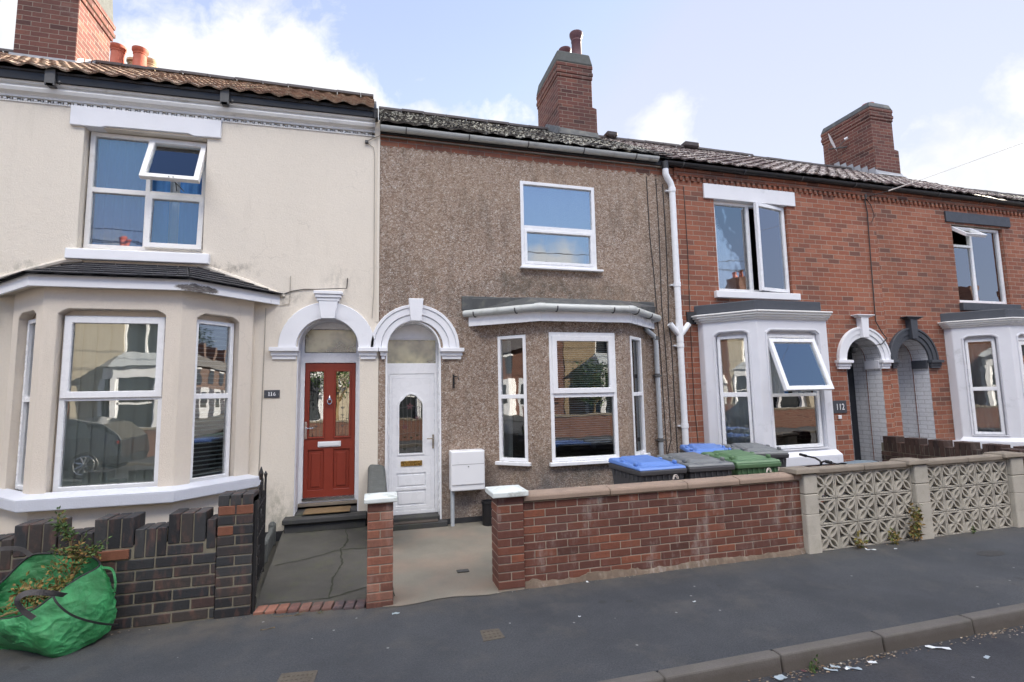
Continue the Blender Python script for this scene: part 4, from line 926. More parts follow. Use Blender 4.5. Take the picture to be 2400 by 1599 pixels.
def whitebay(H, P, fracs, fcell, open_sash=False, cap='slatepaint'):
    n = len(P); F1, F2, F3 = Fr(P[1],P[2]), Fr(P[2],P[3]), Fr(P[3],P[4]); zt = 2.87
    mb = MB(); a, b = fcell; zo0, zo1 = .83, 2.62
    panel(mb, F2, rect(0, F2.L, .58, zt), [chamf(a, b, zo0, zo1, .08, .05)], .13)
    for F in (F1, F3): panel(mb, F, rect(0, F.L, .58, zt), [chamf(fracs[0]*F.L, fracs[1]*F.L, zo0, zo1, .07, .05)], .13)
    for (i, j) in ((0, 1), (4, 5)): F = Fr(P[i], P[j]); panel(mb, F, rect(0, F.L, .58, zt), [], .1)
    bay = mb.build('bay', M['whitepaint'], H, bevel=.006)
    mb = MB(); q = offset_path(P[1:-1], .075); q2 = offset_path(P[1:-1], .02)
    mb2 = MB(); k = q+[(q[-1][0], 0), (q[0][0], 0)]; plan_prism(mb2, k, .60, .73)
    k2 = offset_path(P[1:-1], .04); mb2.add([(*p, .73) for p in q]+[(*p, .80) for p in offset_path(P[1:-1], -.0)], [(i, i+1, len(q)+i+1, len(q)+i) for i in range(len(q)-1)]); mb2.build('bay_sill', M['whitepaint'], bay, bevel=.012, seg=2)
    mb = MB(); k = offset_path(P[1:-1], -.03); plan_prism(mb, k+[(k[-1][0], 0), (k[0][0], 0)], -.1, .598); mb.build('bay_base', M['brick'], bay)
    mb = MB()
    for (o, za, zb_) in ((.03, 2.80, 2.83), (.055, 2.8305, 2.865), (.08, 2.8655, 2.90), (.1, 2.9005, 2.925)):
        k = offset_path(P[1:-1], o); plan_prism(mb, k+[(k[-1][0], 0), (k[0][0], 0)], za, zb_)
    mb.build('bay_cornice', M['cornice'], bay, bevel=.006)
    k = offset_path(P[1:-1], -.05); mb = MB(); plan_prism(mb, k+[(k[-1][0]+.12, 0), (k[0][0]-.12, 0)], 2.926, 3.10)
    mb.build('bay_parapet', M[cap], bay, bevel=.012, seg=2)
    mb = MB(); panel(mb, F2, rect(a-.03, b+.03, .78, 2.68), [rect(a+.03, b-.03, .86, 2.56)], .04, -.09); mb.build('window_surround', M['whitepaint'], bay)
    for F in (F1, F3): mb = MB(); panel(mb, F, rect(fracs[0]*F.L-.03, fracs[1]*F.L+.03, .78, 2.68), [rect(fracs[0]*F.L+.03, fracs[1]*F.L-.03, .86, 2.56)], .04, -.1); mb.build('window_surround', M['whitepaint'], bay)
    for F, a_, b_ in ((F2, a, b), (F1, fracs[0]*F1.L, fracs[1]*F1.L)):
        o = chamf(a_-.035, b_+.035, zo0-.01, zo1+.035, .085, .05); i_ = chamf(a_-.012, b_+.012, zo0+.01, zo1+.012, .078, .05)
        mb = MB(); panel(mb, F, o, [i_], .016, .016); mb.build('window_margin', M['whitepaint'], bay, bevel=.004)
    for F in (F1, F3):
        u0, u1 = fracs[0]*F.L+.015, fracs[1]*F.L-.015
        w = window(H, F, u0, u1, .845, 2.57, -.05, [(u0+.04,u1-.04,.9,1.63), (u0+.04,u1-.04,1.7,2.52)], bars=[(u0+.03,u1-.03,1.63,1.70)], w=.045)
        curtain(w, F, u0+.03, u1-.03, .87, 2.5, -.2, 'palecurtain', .012, 3)
    u0, u1 = a+.015, b-.015
    cells = [(u0+.05, u1-.05, .9, 1.62)]
    cells.append((u0+.03, u1-.03, 1.665, 2.505, 'sash', 'top', 20 if open_sash else 0, .065))
    w = window(H, F2, u0, u1, .845, 2.57, -.04, cells, bars=[(u0+.05,u1-.05,1.62,1.67)], w=.05, glass='glassstrong')
    if open_sash:
        mb = MB(); F2.box(mb, (u0+u1)/2-.13, (u0+u1)/2+.13, -.022, -.012, 2.515, 2.53); mb.build('trickle_vent', M['upvcold'], w)
    return bay, w, F2, F1
P = [(4.98,0), (4.98,-.14), (5.49,-.72), (6.80,-.72), (7.31,-.14), (7.31,0)]
bay, w, F2, F1 = whitebay(H, P, (.22,.82), (.175,1.13), True)
curtain(w, F2, .2, .62, .88, 2.5, -.22, 'palecurtain', .02, 5); curtain(w, F2, .6, .78, .88, 2.5, -.3, 'bluecurtain', .02, 2); curtain(w, F2, .76, 1.12, .88, 2.5, -.22, 'palecurtain', .02, 4)
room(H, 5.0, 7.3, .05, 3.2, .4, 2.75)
mb = MB(); FRONT.box(mb, 4.78, 5.08, .0, .03, 2.80, 3.0); mb.build('flashing', M['felt'], bay)
def porch(H, c, r, zs, mat, ro, imps, crown=True, back='whitebrick'):
    a = arch_ring(H, c, zs, r, ro, .06, mat, keystone=(.13, .17, zs+r, zs+r+.36, (.4, .05)), imposts=imps, impz=(zs-.155, zs), stepped=True)
    mb = MB()   # reveal and inner passage lining, open in front and behind
    for (ra, y0, y1, cc) in ((r-.005, .31, .31, c),): pass
    yb = .62
    n = 16; pts = archpts(c, zs, r-.006, n)
    ed = [(c+r-.006, 0)]+pts+[(c-r+.006, 0)]
    vs = [(x, -.008, z) for x, z in ed]+[(x, .28, z) for x, z in ed]; m = len(ed)
    mb.add(vs, [(i, i+1, m+i+1, m+i) for i in range(m-1)]); lin = mb.build('porch_reveal', M['whitebrick'], H)
    mb = MB(); x0, x1 = c-r-.03, c+r+.03
    mb.add([(x1,.28,0), (x1,yb+.0,0), (x1,yb,2.9), (x1,.28,2.9), (x0,.28,0), (x0,yb,0), (x0,yb,2.9), (x0,.28,2.9)], [(0,1,2,3), (4,7,6,5), (3,2,6,7), (0,4,5,1)])
    FRONT.box(mb, x0-.2, x1+.2, -.75, -.62, 0, 2.95)
    mb.build('porch_wall', M['whitebrick'], H); return a
porch(H, ca, .395, 2.215, 'white', .595, [(7.70,8.03), (8.695,8.94)])
mb = MB(); mb.box(8.69, 8.735, .0, .28, 2.06, 2.215); mb.build('inner_impost', M['whitepaint'], H, bevel=.006)
mb = MB(); D = Fr((7.94,.6), (8.7,.6)); D.box(mb, .0, .83, -.0, .03, .08, 2.85)
D.box(mb, .07, .32, .03, .04, 1.25, 2.1); D.box(mb, .42, .78, .03, .04, 1.25, 2.1); D.box(mb, .07, .32, .03, .04, .3, 1.05); D.box(mb, .42, .78, .03, .04, .3, 1.05)
mb.build('front_door', M['darkdoor'], H, bevel=.006)
mb = MB(); mb.box(7.9, 8.85, -.1, .6, 0, .1); mb.build('doorstep', M['step'], H, bevel=.01)
s = empty('house_number_sign', (7.72, -.01, 1.3), 'square slate house number sign reading 112 beside the white arch', 'sign')
mb = MB(); FRONT.box(mb, 7.575, 7.865, .0, .018, 1.30, 1.515); mb.build('plate', M['slatepaint'], s, bevel=.003)
mb = MB(); text(mb, FRONT, '112', .15, 7.625, .02, 1.358, .85); mb.build('numerals', M['cleanwhite'], s)
mb = MB(); FRONT.box(mb, 7.665, 7.735, .0, .025, 1.20, 1.265); tag(mb.build('doorbell', M['cleanwhite'], bevel=.006), 'small white doorbell box under the 112 sign', 'doorbell')
mb = MB(); mb.lathe((8.2, .05, 2.40), [(0,-.06), (.03,-.055), (.042,-.03), (.045,0), (.045,.03)], 16); mb.box(8.19, 8.21, .04, .12, 2.42, 2.45)
tag(mb.build('security_camera', M['black'], smooth=True), 'small black dome camera hanging inside the white arch', 'camera')

# ================================================================== HOUSE 110
H = empty('terraced_house', (11.2, 0, 0), 'red brick terraced house at far right with slate grey lintel and arch', 'house', 'houses of the terrace')
mb = MB(); panel(mb, FRONT, rect(8.935, 13.6, -.1, 5.46), [rect(10.87, 12.28, 3.33, 4.89), doorhole(cb, .385, 2.215, .0), rect(10.5, 12.6, .5, 2.7)], .3, .0); houseshell(H, 8.935, 13.6, 5.4)
mb.build('wall', M['brick110'], H)
dentils(H, 8.935, 13.6, 5.2)
gutter(H, 8.9, 13.6, -.08, 5.445, .06, 'black', lambda x: -.002*(x-8.9), clips=1.2)
mb = MB(); FRONT.box(mb, 8.935, 13.6, .0, .02, 5.39, 5.5); mb.build('fascia', M['black'], H)
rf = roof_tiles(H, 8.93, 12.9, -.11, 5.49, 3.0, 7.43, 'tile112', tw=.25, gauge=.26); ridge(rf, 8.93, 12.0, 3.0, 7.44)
st = chimney(H, 12.05, 12.76, 2.30, 3.72, 6.6, 8.98, (.09, 7.72), caph=.12, corbz=8.5, cap='lead', cs=.55)
pot(st, 12.42, 2.62, 8.95, .16, .13, 'terracotta', 1.1)
mb = MB()
mb.hexa([(12.0,2.16,6.98), (12.9,2.16,6.98), (12.9,2.27,7.0), (12.0,2.27,7.0)], [(12.02,2.25,7.06), (12.88,2.25,7.06), (12.88,2.275,7.12), (12.02,2.275,7.16)])
for k in range(6): y = 2.27+k*.19; mb.add([(12.03,y,7.0+.62*(y-2.27)), (12.03,y+.19,7.0+.62*(y+.19-2.27)), (12.03,y+.19,7.22+.62*(y-2.27)), (12.03,y+.03,7.22+.62*(y-2.27))], [(0,1,2,3)])
mb.build('flashing', M['leadlt'], st)
lintel_sill(H, 10.71, 12.5, 4.93, 5.14, 10.85, 12.45, 3.17, 3.32, 'slatepaint')
FW = Fr((0,.06), (1,.06))
w = window(H, FW, 10.88, 12.27, 3.34, 4.88, 0, [(10.93,11.43,3.4,4.46), (11.5,12.22,3.39,4.83), (10.92,11.46,4.5,4.86,'sash','top',50,.04)], bars=[(11.43,11.49,3.39,4.83), (10.93,11.43,4.46,4.51)], glass='glassstrong')
curtain(w, FW, 10.9, 11.2, 3.4, 4.85, -.2, 'palecurtain', .01, 3)
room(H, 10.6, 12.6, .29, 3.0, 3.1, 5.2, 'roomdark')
P = [(10.36,0), (10.36,-.14), (10.90,-.72), (12.2,-.72), (12.72,-.14), (12.72,0)]
bay, w, F2, F1 = whitebay(H, P, (.2,.76), (.18,1.12), False)
curtain(w, F2, .2, 1.1, .88, 2.5, -.22, 'palecurtain', .02, 8)
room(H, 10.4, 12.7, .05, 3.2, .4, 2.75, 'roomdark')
porch(H, cb, .385, 2.215, 'slatepaint', .595, [(8.945,9.11), (9.865,10.17)])
mb = MB(); mb.box(9.84, 9.88, .0, .28, 2.06, 2.215); mb.build('inner_impost', M['slatepaint'], H, bevel=.006)
mb = MB(); mb.box(9.05, 9.95, -.1, .6, 0, .1); mb.build('doorstep', M['step'], H, bevel=.01)

# ================================================================== HOUSE 108: only its roof and eaves run into the picture
H = empty('terraced_house', (19, 0, 0), 'dark tiled roof end of the terrace running beyond the far right chimney', 'house', 'houses of the terrace')
mb = MB(); panel(mb, FRONT, rect(13.6, 25, -.1, 5.46), [rect(17.2, 18.6, 3.33, 4.89)], .3, .0); houseshell(H, 13.6, 25, 5.4)
mb.build('wall', M['brick'], H); mb = MB(); gable(mb, 25.01, 5.4, 7.3); mb.build('gable_wall', M['brick'], H)
room(H, 17, 19, .29, 3, 3.1, 5.2, 'roomdark')
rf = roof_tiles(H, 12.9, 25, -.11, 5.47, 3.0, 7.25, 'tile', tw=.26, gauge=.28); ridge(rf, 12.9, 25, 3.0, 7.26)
gutter(H, 13.6, 25, -.08, 5.43, .06, 'black', None, clips=0)

# ================================================================== pipes and wires on the fronts
t = empty('downpipe', (4.62, -.09, 0), 'white plastic downpipe with open Y branch between pebbledash and brick', 'downpipe')
r = .05; mb = MB(); X = 4.585
mb.tube([(4.475,-.1,5.36), (4.475,-.1,5.24), (4.5,-.1,5.18), (4.56,-.09,5.10), (X-.0,-.09,5.02), (X,-.09,4.9), (X,-.09,.05)], r, 16); mb.build('pipe', M['upvc'], t, smooth=True)
mb = MB(); mb.tube([(X,-.09,2.60), (X-.17,-.09,2.79)], .046, 14, False); mb.tube([(X,-.09,2.60), (X+.17,-.09,2.79)], .046, 14, False); mb.tube([(X,-.09,2.5), (X,-.09,2.86)], .056, 16)
mb.build('branch', M['upvc'], t, smooth=True)
mb = MB()
for z in (4.98, 3.42, 2.45, 1.2): mb.tube([(X,-.09,z-.035), (X,-.09,z+.035)], .058, 16); mb.box(X-.09, X+.09, -.06, .0, z-.012, z+.012)
mb.build('collar', M['upvc'], t, bevel=.002)
mb = MB(); mb.tube([(4.475,-.09,5.44), (4.475,-.1,5.32)], .056, 14); mb.build('outlet', M['black'], t)
def wire(pts, r, mat, label, name='cable', sag=0):
    mb = MB(); mb.tube(pts, r, 6); return tag(mb.build(name, M[mat], smooth=True), label, 'cable')
wire([(4.17,-.02,5.2), (4.18,-.022,4.2), (4.22,-.022,3.6), (4.24,-.022,3.0), (4.27,-.02,2.2), (4.3,-.02,.3)], .007, 'cable', 'thin dark cable down the pebbledash left of the white downpipe')
wire([(4.34,-.02,5.18), (4.35,-.022,4.3), (4.33,-.022,3.1), (4.36,-.022,2.4), (4.38,-.02,1.0), (4.3,-.02,.75)], .007, 'cable', 'middle dark cable looping down the pebbledash beside the grey pipe')
wire([(4.46,-.02,5.1), (4.47,-.022,4.2), (4.46,-.022,3.4), (4.44,-.022,2.8), (4.47,-.02,2.5), (4.48,-.02,.4)], .008, 'cable', 'dark cable hugging the left edge of the white downpipe')
wire([(4.86,-.01,5.1), (4.87,-.01,4.0), (4.84,-.01,2.7), (4.83,-.01,1.5), (4.88,-.01,.6)], .005, 'cable', 'faint cable down the red brick right of the white downpipe')
wire([(-.19,-.04,5.27), (-.08,-.04,5.34), (.0,-.04,5.38)], .006, 'cablegrey', 'short wire from bracket to the eaves at the cream party line')
wire([(-.18,-.03,5.26), (-.09,-.03,5.20), (-.075,-.03,5.1), (-.07,-.03,3.2), (-.09,-.03,2.8)], .004, 'cablegrey', 'thin painted wire down the cream wall edge')
mb = MB(); mb.box(-.205, -.16, -.06, -.02, 5.245, 5.285); tag(mb.build('wire_bracket', M['bracket'], bevel=.005), 'small dark bracket high on the cream wall corner', 'bracket')
wire([(-1.21,-.03,3.08), (-1.1,-.03,3.13), (-.95,-.03,3.16), (-.8,-.03,3.165), (-.5,-.13,3.165), (-.42,-.03,3.19), (-.41,-.03,3.33)], .006, 'cable', 'dark cable looping over the keystone of the red door arch')
wire([(-1.118,-.03,3.33), (-1.12,-.03,3.05), (-1.13,-.03,2.96), (-1.24,-.03,2.935)], .004, 'cablegrey', 'thin grey cable dropping beside the cream bay roof end')
wire([(-1.40,-.03,2.9), (-1.41,-.03,2.0), (-1.42,-.03,1.0), (-1.44,-.03,.3)], .004, 'cablegrey', 'thin grey cable running down the cream wall left of the 116 sign')
wire([(8.69,-.02,5.25), (8.74,-.02,4.95), (8.73,-.02,4.7), (8.71,-.02,3.9), (8.69,-.02,2.92), (8.76,-.06,2.72), (8.84,-.08,2.60), (8.7,-.09,2.5), (8.5,-.05,2.46), (8.25,.03,2.45)], .009, 'cable', 'dark cable down the brickwork into the white arch')
wire([(8.74,-.02,5.22), (8.84,-.02,5.1), (8.9,-.02,4.9), (8.82,-.02,4.78)], .006, 'cable', 'small coil of slack cable under the brick eaves')
wire([(8.69,-.03,5.25), (8.9,-.1,5.29), (9.0,-.25,5.3)], .007, 'cable', 'dark lead joining the pale service wire at the eaves')
wire([(9.0,-.25,5.3), (9.13,-.43,5.335), (9.26,-.62,5.37), (9.27,-.64,5.372), (9.9,-2.2,5.55), (12.5,-9,6.3), (13.2,-10.8,6.6)], [.012,.012,.012,.003,.003,.003,.003], 'whitecable', 'pale service wire leaving the brick eaves over the street')
mb = MB(); mb.box(8.70, 8.72, -.05, .0, 5.2, 5.3); tag(mb.build('wire_bracket', M['bracket'], bevel=.004), 'small bracket holding cables under the brick eaves', 'bracket')
wire([(-4.2,-.08,2.9), (-4.2,-.1,2.78), (-4.24,-.1,2.68), (-4.3,-.08,2.6), (-4.32,-.08,.2)], .035, 'black', 'black rainwater pipe at the far left edge of the cream house', 'downpipe')['category'] = 'downpipe'
t = empty('wall_hook', (1.02, -.03, 1.84), 'small black iron hook on the pebbledash right of the white door', 'hook')
mb = MB(); mb.box(.995, 1.02, -.03, -.01, 1.84, 2.03); mb.build('plate', M['iron'], t, bevel=.003)
mb = MB(); mb.tube([(1.008,-.03,1.99), (1.02,-.1,2.0), (1.05,-.14,1.99), (1.06,-.13,1.95)], .007, 6); mb.tube([(1.008,-.03,1.9), (1.02,-.09,1.91)], .006, 6); mb.build('hook', M['iron'], t)
t = empty('satellite_dish', (12.0, 3.1, 8.2), 'pale satellite dish on the left face of the far right chimney', 'satellite dish')
mb = MB(); n = 20; N = V((.45, -.85, .25)).normalized(); u = V((0,0,1)).cross(N).normalized(); v = N.cross(u); C0 = V((11.8, 3.2, 8.3)); vs = [C0-N*.03]; fs = []
for rr_ in (.12, .25):
    for k in range(n): a = 2*math.pi*k/n; vs.append(C0+u*rr_*.85*math.cos(a)+v*rr_*1.1*math.sin(a)+N*(rr_*rr_*.5-.03))
for k in range(n): fs.append((0, 1+k, 1+(k+1) % n)); fs.append((1+k, 1+n+k, 1+n+(k+1) % n, 1+(k+1) % n))
mb.add(vs, fs); mb.build('dish', M['cleanwhite'], t, smooth=True)
mb = MB(); mb.tube([C0-N*.03, C0-N*.15+V((.05,-.0,-.1)), V((12.05,3.0,8.1))], .018, 8); mb.tube([C0-v*.26, C0+N*.3-v*.1], .01, 6); mb.build('arm', M['bracket'], t)
mb = MB(); p = C0+N*.3-v*.1; mb.tube([p-N*.04, p+N*.04], .03, 10); mb.build('receiver', M['cleanwhite'], t)
# meter box
t = empty('meter_box', (1.17, -.1, .0), 'white gas meter box on a grey pipe leg by the white door', 'meter box')
mb = MB(); mb.box(.935, 1.395, -.2, -.016, .475, 1.0); mb.build('box', M['cleanwhite'], t, bevel=.012, seg=2)
mb = MB(); mb.box(.945, 1.385, -.212, -.2, .555, .985); mb.build('door', M['cleanwhite'], t, bevel=.004)
mb = MB(); mb.box(.95, 1.38, -.2135, -.212, .818, .822); mb.tube([(1.17,-.212,.79), (1.17,-.218,.79)], .008, 10); mb.build('latch', M['bracket'], t)
mb = MB(); mb.tube([(.965,-.12,.475), (.965,-.12,.0)], .027, 12); mb.build('leg', M['greypipe'], t, smooth=True)
# ================================================================== bricks laid one by one
RV = 1.
def bricks(mb, x0, x1, y0, y1, zs, L=.2155, j=.009, jit=.0015, bond=True, start=0):
    for r, (za, zb) in enumerate(zs):
        x = x0-((L/2) if (bond and (r+start) % 2) else 0)
        while x < x1-.005:
            a, b = max(x, x0), min(x+L-j, x1)
            if b-a > .02:
                mb.rv = R.random()*RV; d = R.uniform(-jit, jit*1.5); e = R.uniform(-jit, jit)
                mb.box(a, b, y0+d, y1-d, za+e*.6, zb+e*.6)
            x += L
    return mb
def courses(z0, n, h=.0725, j=.009): return [(z0+i*h, z0+(i+1)*h-j) for i in range(n)]
# dividing pillar between the two paths
t = empty('gate_pillar', (0, -2.35, 0), 'slim brick pillar with white cap between the two front doors\' paths', 'pillar', 'brick gate pillars')
mb = MB()
for r, (za, zb) in enumerate(courses(.05, 11, .0725)):
    if r % 2: bricks(mb, -.109, .104, -2.454, -2.245, [(za, zb)], L=.1105, bond=False)
    else: bricks(mb, -.109, .104, -2.454, -2.245, [(za, zb)], L=.222, bond=False)
mb.rv = 0; mb.box(-.112, .107, -2.458, -2.24, -.05, .042)
mb.build('brickwork', M['pierbrick'], t, bevel=.004)
mb = MB(); mb.box(-.103, .098, -2.448, -2.25, -.02, .85); mb.build('mortar', M['wallmortar'], t)
def cap(t, x0, x1, y0, y1, z0, z1, mat='capwhite'):
    mb = MB(); m = z0+(z1-z0)*.6; cx, cy = (x0+x1)/2, (y0+y1)/2
    mb.add([(x0,y0,z0), (x1,y0,z0), (x1,y1,z0), (x0,y1,z0), (x0,y0,m), (x1,y0,m), (x1,y1,m), (x0,y1,m), (cx,cy,z1)], [(0,3,2,1), (0,1,5,4), (1,2,6,5), (2,3,7,6), (3,0,4,7), (4,5,8), (5,6,8), (6,7,8), (7,4,8)])
    return mb.build('cap', M[mat], t, bevel=.008, seg=2)
cap(t, -.138, .143, -2.485, -2.215, .85, .915)
# stub wall behind it
t = empty('dividing_wall', (0, -.4, 0), 'short stub wall with weathered sloping stone between the front doors', 'wall')
mb = MB(); mb.hexa([(-.10,-1.0,-.05), (.07,-1.0,-.05), (.07,-.02,-.05), (-.10,-.02,-.05)], [(-.10,-1.0,.58), (.07,-1.0,.56), (.07,-.02,.80), (-.10,-.02,.82)]); mb.build('wall', M['step'], t, bevel=.01)
mb = MB(); mb.hexa([(-.13,-1.05,.585), (.11,-1.05,.565), (.10,-.02,.80), (-.135,-.02,.815)], [(-.12,-1.03,.655), (.09,-1.03,.635), (.06,-.02,.86), (-.10,-.02,.875)]); mb.build('coping', M['cement'], t, bevel=.03, seg=3)

# brick front wall of 114
t = empty('garden_wall', (2.8, -2.35, 0), 'low red brick front wall with buff coping before the pebbledashed bay', 'garden wall', 'front garden walls')
mb = MB(); bricks(mb, 1.268, 4.385, -2.440, -2.34, courses(.035, 10, .0722)); mb.build('brickwork', M['wallbrick'], t, bevel=.004)
mb = MB(); mb.box(1.26, 4.39, -2.434, -2.25, -.05, .755); mb.build('mortar', M['wallmortar'], t)
mb = MB(); M['footing'] = m_unit('dirty_mortar', [(.1,.06,.045), (.16,.12,.09), (.2,.17,.13)], .5, lime=.6)
N = 150; vs = []
for k in range(N+1):      # spilled mortar along the foot
    xa = 1.26+k*(3.12/N); h = .045+.05*noise.noise(V((xa*1.7, 0, 0)))+.03*noise.noise(V((xa*7, 5, 0)))+.012*noise.noise(V((xa*31, 5, 0))); d = .02+.03*noise.noise(V((xa*3, 2, 0)))+.01*noise.noise(V((xa*19, 2, 0)))
    vs += [(xa,-2.452-abs(d),-.01), (xa,-2.448-abs(d)*.6,h*.5), (xa,-2.446,max(h, .01)), (xa,-2.43,max(h, .01)+.004)]
mb.add(vs, [(4*k+q, 4*k+4+q, 4*k+5+q, 4*k+1+q) for k in range(N) for q in range(3)])
mb.build('mortar_footing', M['footing'], t, smooth=True)
mb = MB()
for a, b in ((1.268,2.13), (2.137,2.985), (2.992,3.6), (3.607,4.30), (4.305,4.42)):
    dz = R.uniform(-.003, .003); n = 7
    pr = [(-2.468,.765), (-2.468,.805), (-2.455,.823), (-2.36,.838), (-2.26,.823), (-2.225,.80), (-2.225,.765)]
    vs = [(xx, y, z+dz) for xx in (a, b) for y, z in pr]
    mb.add(vs, [(i, n+i, n+i+1, i+1) for i in range(n-1)]+[(6, 13, 7, 0), tuple(range(n)), tuple(n+i for i in reversed(range(n)))])
mb.build('coping', M['wallcope'], t, bevel=.006, seg=2)
t = empty('gate_pillar', (1.14, -2.35, 0), 'wide brick pillar with white cap at the left end of the low red wall', 'pillar', 'brick gate pillars')
mb = MB()
for r, (za, zb) in enumerate(courses(.02, 11, .0728)):
    if r % 2: bricks(mb, 1.015, 1.262, -2.47, -2.225, [(za, zb)], L=.127, bond=False)
    else: bricks(mb, 1.015, 1.262, -2.47, -2.225, [(za, zb)], L=.26, bond=False)
mb.build('brickwork', M['wallbrick'], t, bevel=.004)
mb = MB(); mb.box(1.021, 1.256, -2.464, -2.231, -.02, .825); mb.build('mortar', M['wallmortar'], t)
cap(t, .965, 1.30, -2.515, -2.18, .822, .90)
# little divider behind the bins
t = empty('dividing_wall', (4.68, -2.1, 0), 'short low brick wall with buff coping right of the green bin', 'wall')
mb = MB(); bricks(mb, 4.62, 4.78, -2.24, -1.75, courses(.0, 10, .072)); mb.build('brickwork', M['wallbrick'], t, bevel=.004)
mb = MB(); mb.box(4.6, 4.82, -2.25, -1.7, .725, .775); mb.build('coping', M['copestone'], t, bevel=.012, seg=2)

# pierced block screen wall
t = empty('screen_wall', (6.1, -2.4, 0), 'pierced concrete block screen wall of leaf pattern with three pillars', 'garden wall', 'front garden walls')
def pilaster(x0, x1, ztop, capx0, capx1):
    mb = MB(); n = 4; h = (ztop-.055)/n
    for k in range(n): mb.rv = R.random(); mb.box(x0, x1, -2.50, -2.30, -.03+k*(h+.03/n) if k else -.03, (k+1)*h-.012)
    o = mb.build('pillar', M['screen'], t, bevel=.008)
    mb = MB(); mb.box(x0+.008, x1-.008, -2.492, -2.31, 0, ztop-.058); mb.build('joint', M['crackm'], o)
    mb = MB(); cx = (capx0+capx1)/2; mb.hexa([(capx0,-2.53,ztop-.052), (capx1,-2.53,ztop-.052), (capx1,-2.27,ztop-.052), (capx0,-2.27,ztop-.052)], [(capx0+.015,-2.515,ztop-.005), (capx1-.015,-2.515,ztop-.005), (capx1-.015,-2.285,ztop-.005), (capx0+.015,-2.285,ztop-.005)]); mb.build('pillar_cap', M['copestone'], o, bevel=.01, seg=2)
pilaster(4.39, 4.565, .885, 4.27, 4.59); pilaster(5.962, 6.168, .895, 5.86, 6.19); pilaster(7.545, 7.765, .895, 7.42, 7.79)
def block_mesh(w, h, d):
    mb = MB(); e = .018; F = Fr((0,0), (1,0)); panel(mb, F, rect(.0045, w-.0045, .0045, h-.0045), [rect(e, w-e, e, h-e)], d, 0)
    cx, cz = w/2, h/2; rib = .0092; dd = d*.75
    for (sx, sz) in ((1,1), (1,-1), (-1,1), (-1,-1)):
        ex, ez_ = cx+sx*(w/2-e-.001), cz+sz*(h/2-e-.001)
        for s in (1, -1):
            pts = []
            for k in range(9):
                t_ = k/8; bx, bz = cx+(ex-cx)*t_, cz+(ez_-cz)*t_; q = s*math.sin(math.pi*t_)*.031
                nx, nz = -(ez_-cz), (ex-cx); l = math.hypot(nx, nz); pts.append((bx+nx/l*q, bz+nz/l*q))
            L_, R_ = [], []
            for k, (px, pz_) in enumerate(pts):
                a = pts[max(k-1, 0)]; b = pts[min(k+1, 8)]; dx, dz = b[0]-a[0], b[1]-a[1]; l = math.hypot(dx, dz) or 1; L_.append((px-dz/l*rib, pz_+dx/l*rib)); R_.append((px+dz/l*rib, pz_-dx/l*rib))
            for k in range(8):
                q = [R_[k], R_[k+1], L_[k+1], L_[k]]
                mb.add([(x, -.004-0, z) for x, z in q]+[(x, dd, z) for x, z in q], [(0,1,2,3), (4,7,6,5), (0,4,5,1), (2,6,7,3)])
    return mb
proto = {}
def screen(x0, x1):
    w = (x1-x0)/5; h = .2735
    for c in range(5):
        for r in range(3):
            key = round(w, 4)
            x = x0+c*w; z = -.01+r*h
            if key not in proto:
                mb = block_mesh(w, h, .09); o = mb.build('screen_block', M['screen'], bevel=.0, base=(0,0,0)); proto[key] = o
            else: o = proto[key].copy(); COL.objects.link(o)
            o.parent = t; o.location = V((x, -2.45+R.uniform(-.003, .003), z))-WL[t.name]
screen(4.567, 5.960); screen(6.170, 7.543)
mb = MB(); 
for a, b in ((4.57,5.25), (5.256,5.955), (6.17,6.85), (6.856,7.54)): mb.box(a, b, -2.485, -2.33, .813, .873)
mb.build('coping', M['copestone'], t, bevel=.016, seg=3)

# dark crenellated front wall of 116
def soldiers(mb, x0, n, y0, y1, z0, z1, w=.0725, j=.009):
    for i in range(n):
        mb.rv = R.random()*.8; mb.box(x0+i*w, x0+(i+1)*w-j, y0+R.uniform(-.002, .002), y1, z0, z1+R.uniform(-.003, .003))
t = empty('garden_wall', (-2.6, -2.16, 0), 'dark blue-grey brick front wall with notched battlement top', 'garden wall', 'front garden walls')
Yf, Yb = -2.27, -2.06
RV = .9
mb = MB(); mo = MB(); h = .086
def crs(x0, x1, z1_, z0=-.02):
    zs = []; z = z1_
    while z > z0+.03: zs.append((z-h, z-.009)); z -= h
    zs.reverse(); return zs
base_top = .525
mb.mi = 0
bricks(mb, -4.6, -1.29, Yf, Yb, [(z, z+h-.011) for z in [base_top-h*(i+1) for i in range(7)]][::-1], L=.262, j=.011)
mo.box(-4.6, -1.295, Yf+.006, Yb-.006, -.03, base_top+.1)
x = -1.366
segs = [(-1.64,-1.366,1), (-1.868,-1.64,0), (-2.142,-1.868,1), (-2.375,-2.142,0), (-2.65,-2.375,1), (-2.88,-2.65,0), (-3.155,-2.88,1), (-3.38,-3.155,0), (-3.66,-3.38,1), (-4.6,-3.66,0)]
for a, b, up in segs:
    n = max(1, round((b-a)/.09)); w = (b-a)/n
    if up: bricks(mb, a, b, Yf, Yb, [(base_top, base_top+h-.011)], L=.262, bond=False); soldiers(mb, a, n, Yf, Yb, base_top+h, .842, w); mo.box(a+.004, b-.012, Yf+.008, Yb-.008, base_top, .828)
    else: soldiers(mb, a, n, Yf, Yb, base_top, .745, w); mo.box(a, b-.008, Yf+.008, Yb-.008, base_top, .73)
soldiers(mb, -1.366, 1, Yf, Yb, .55, .775, .075)
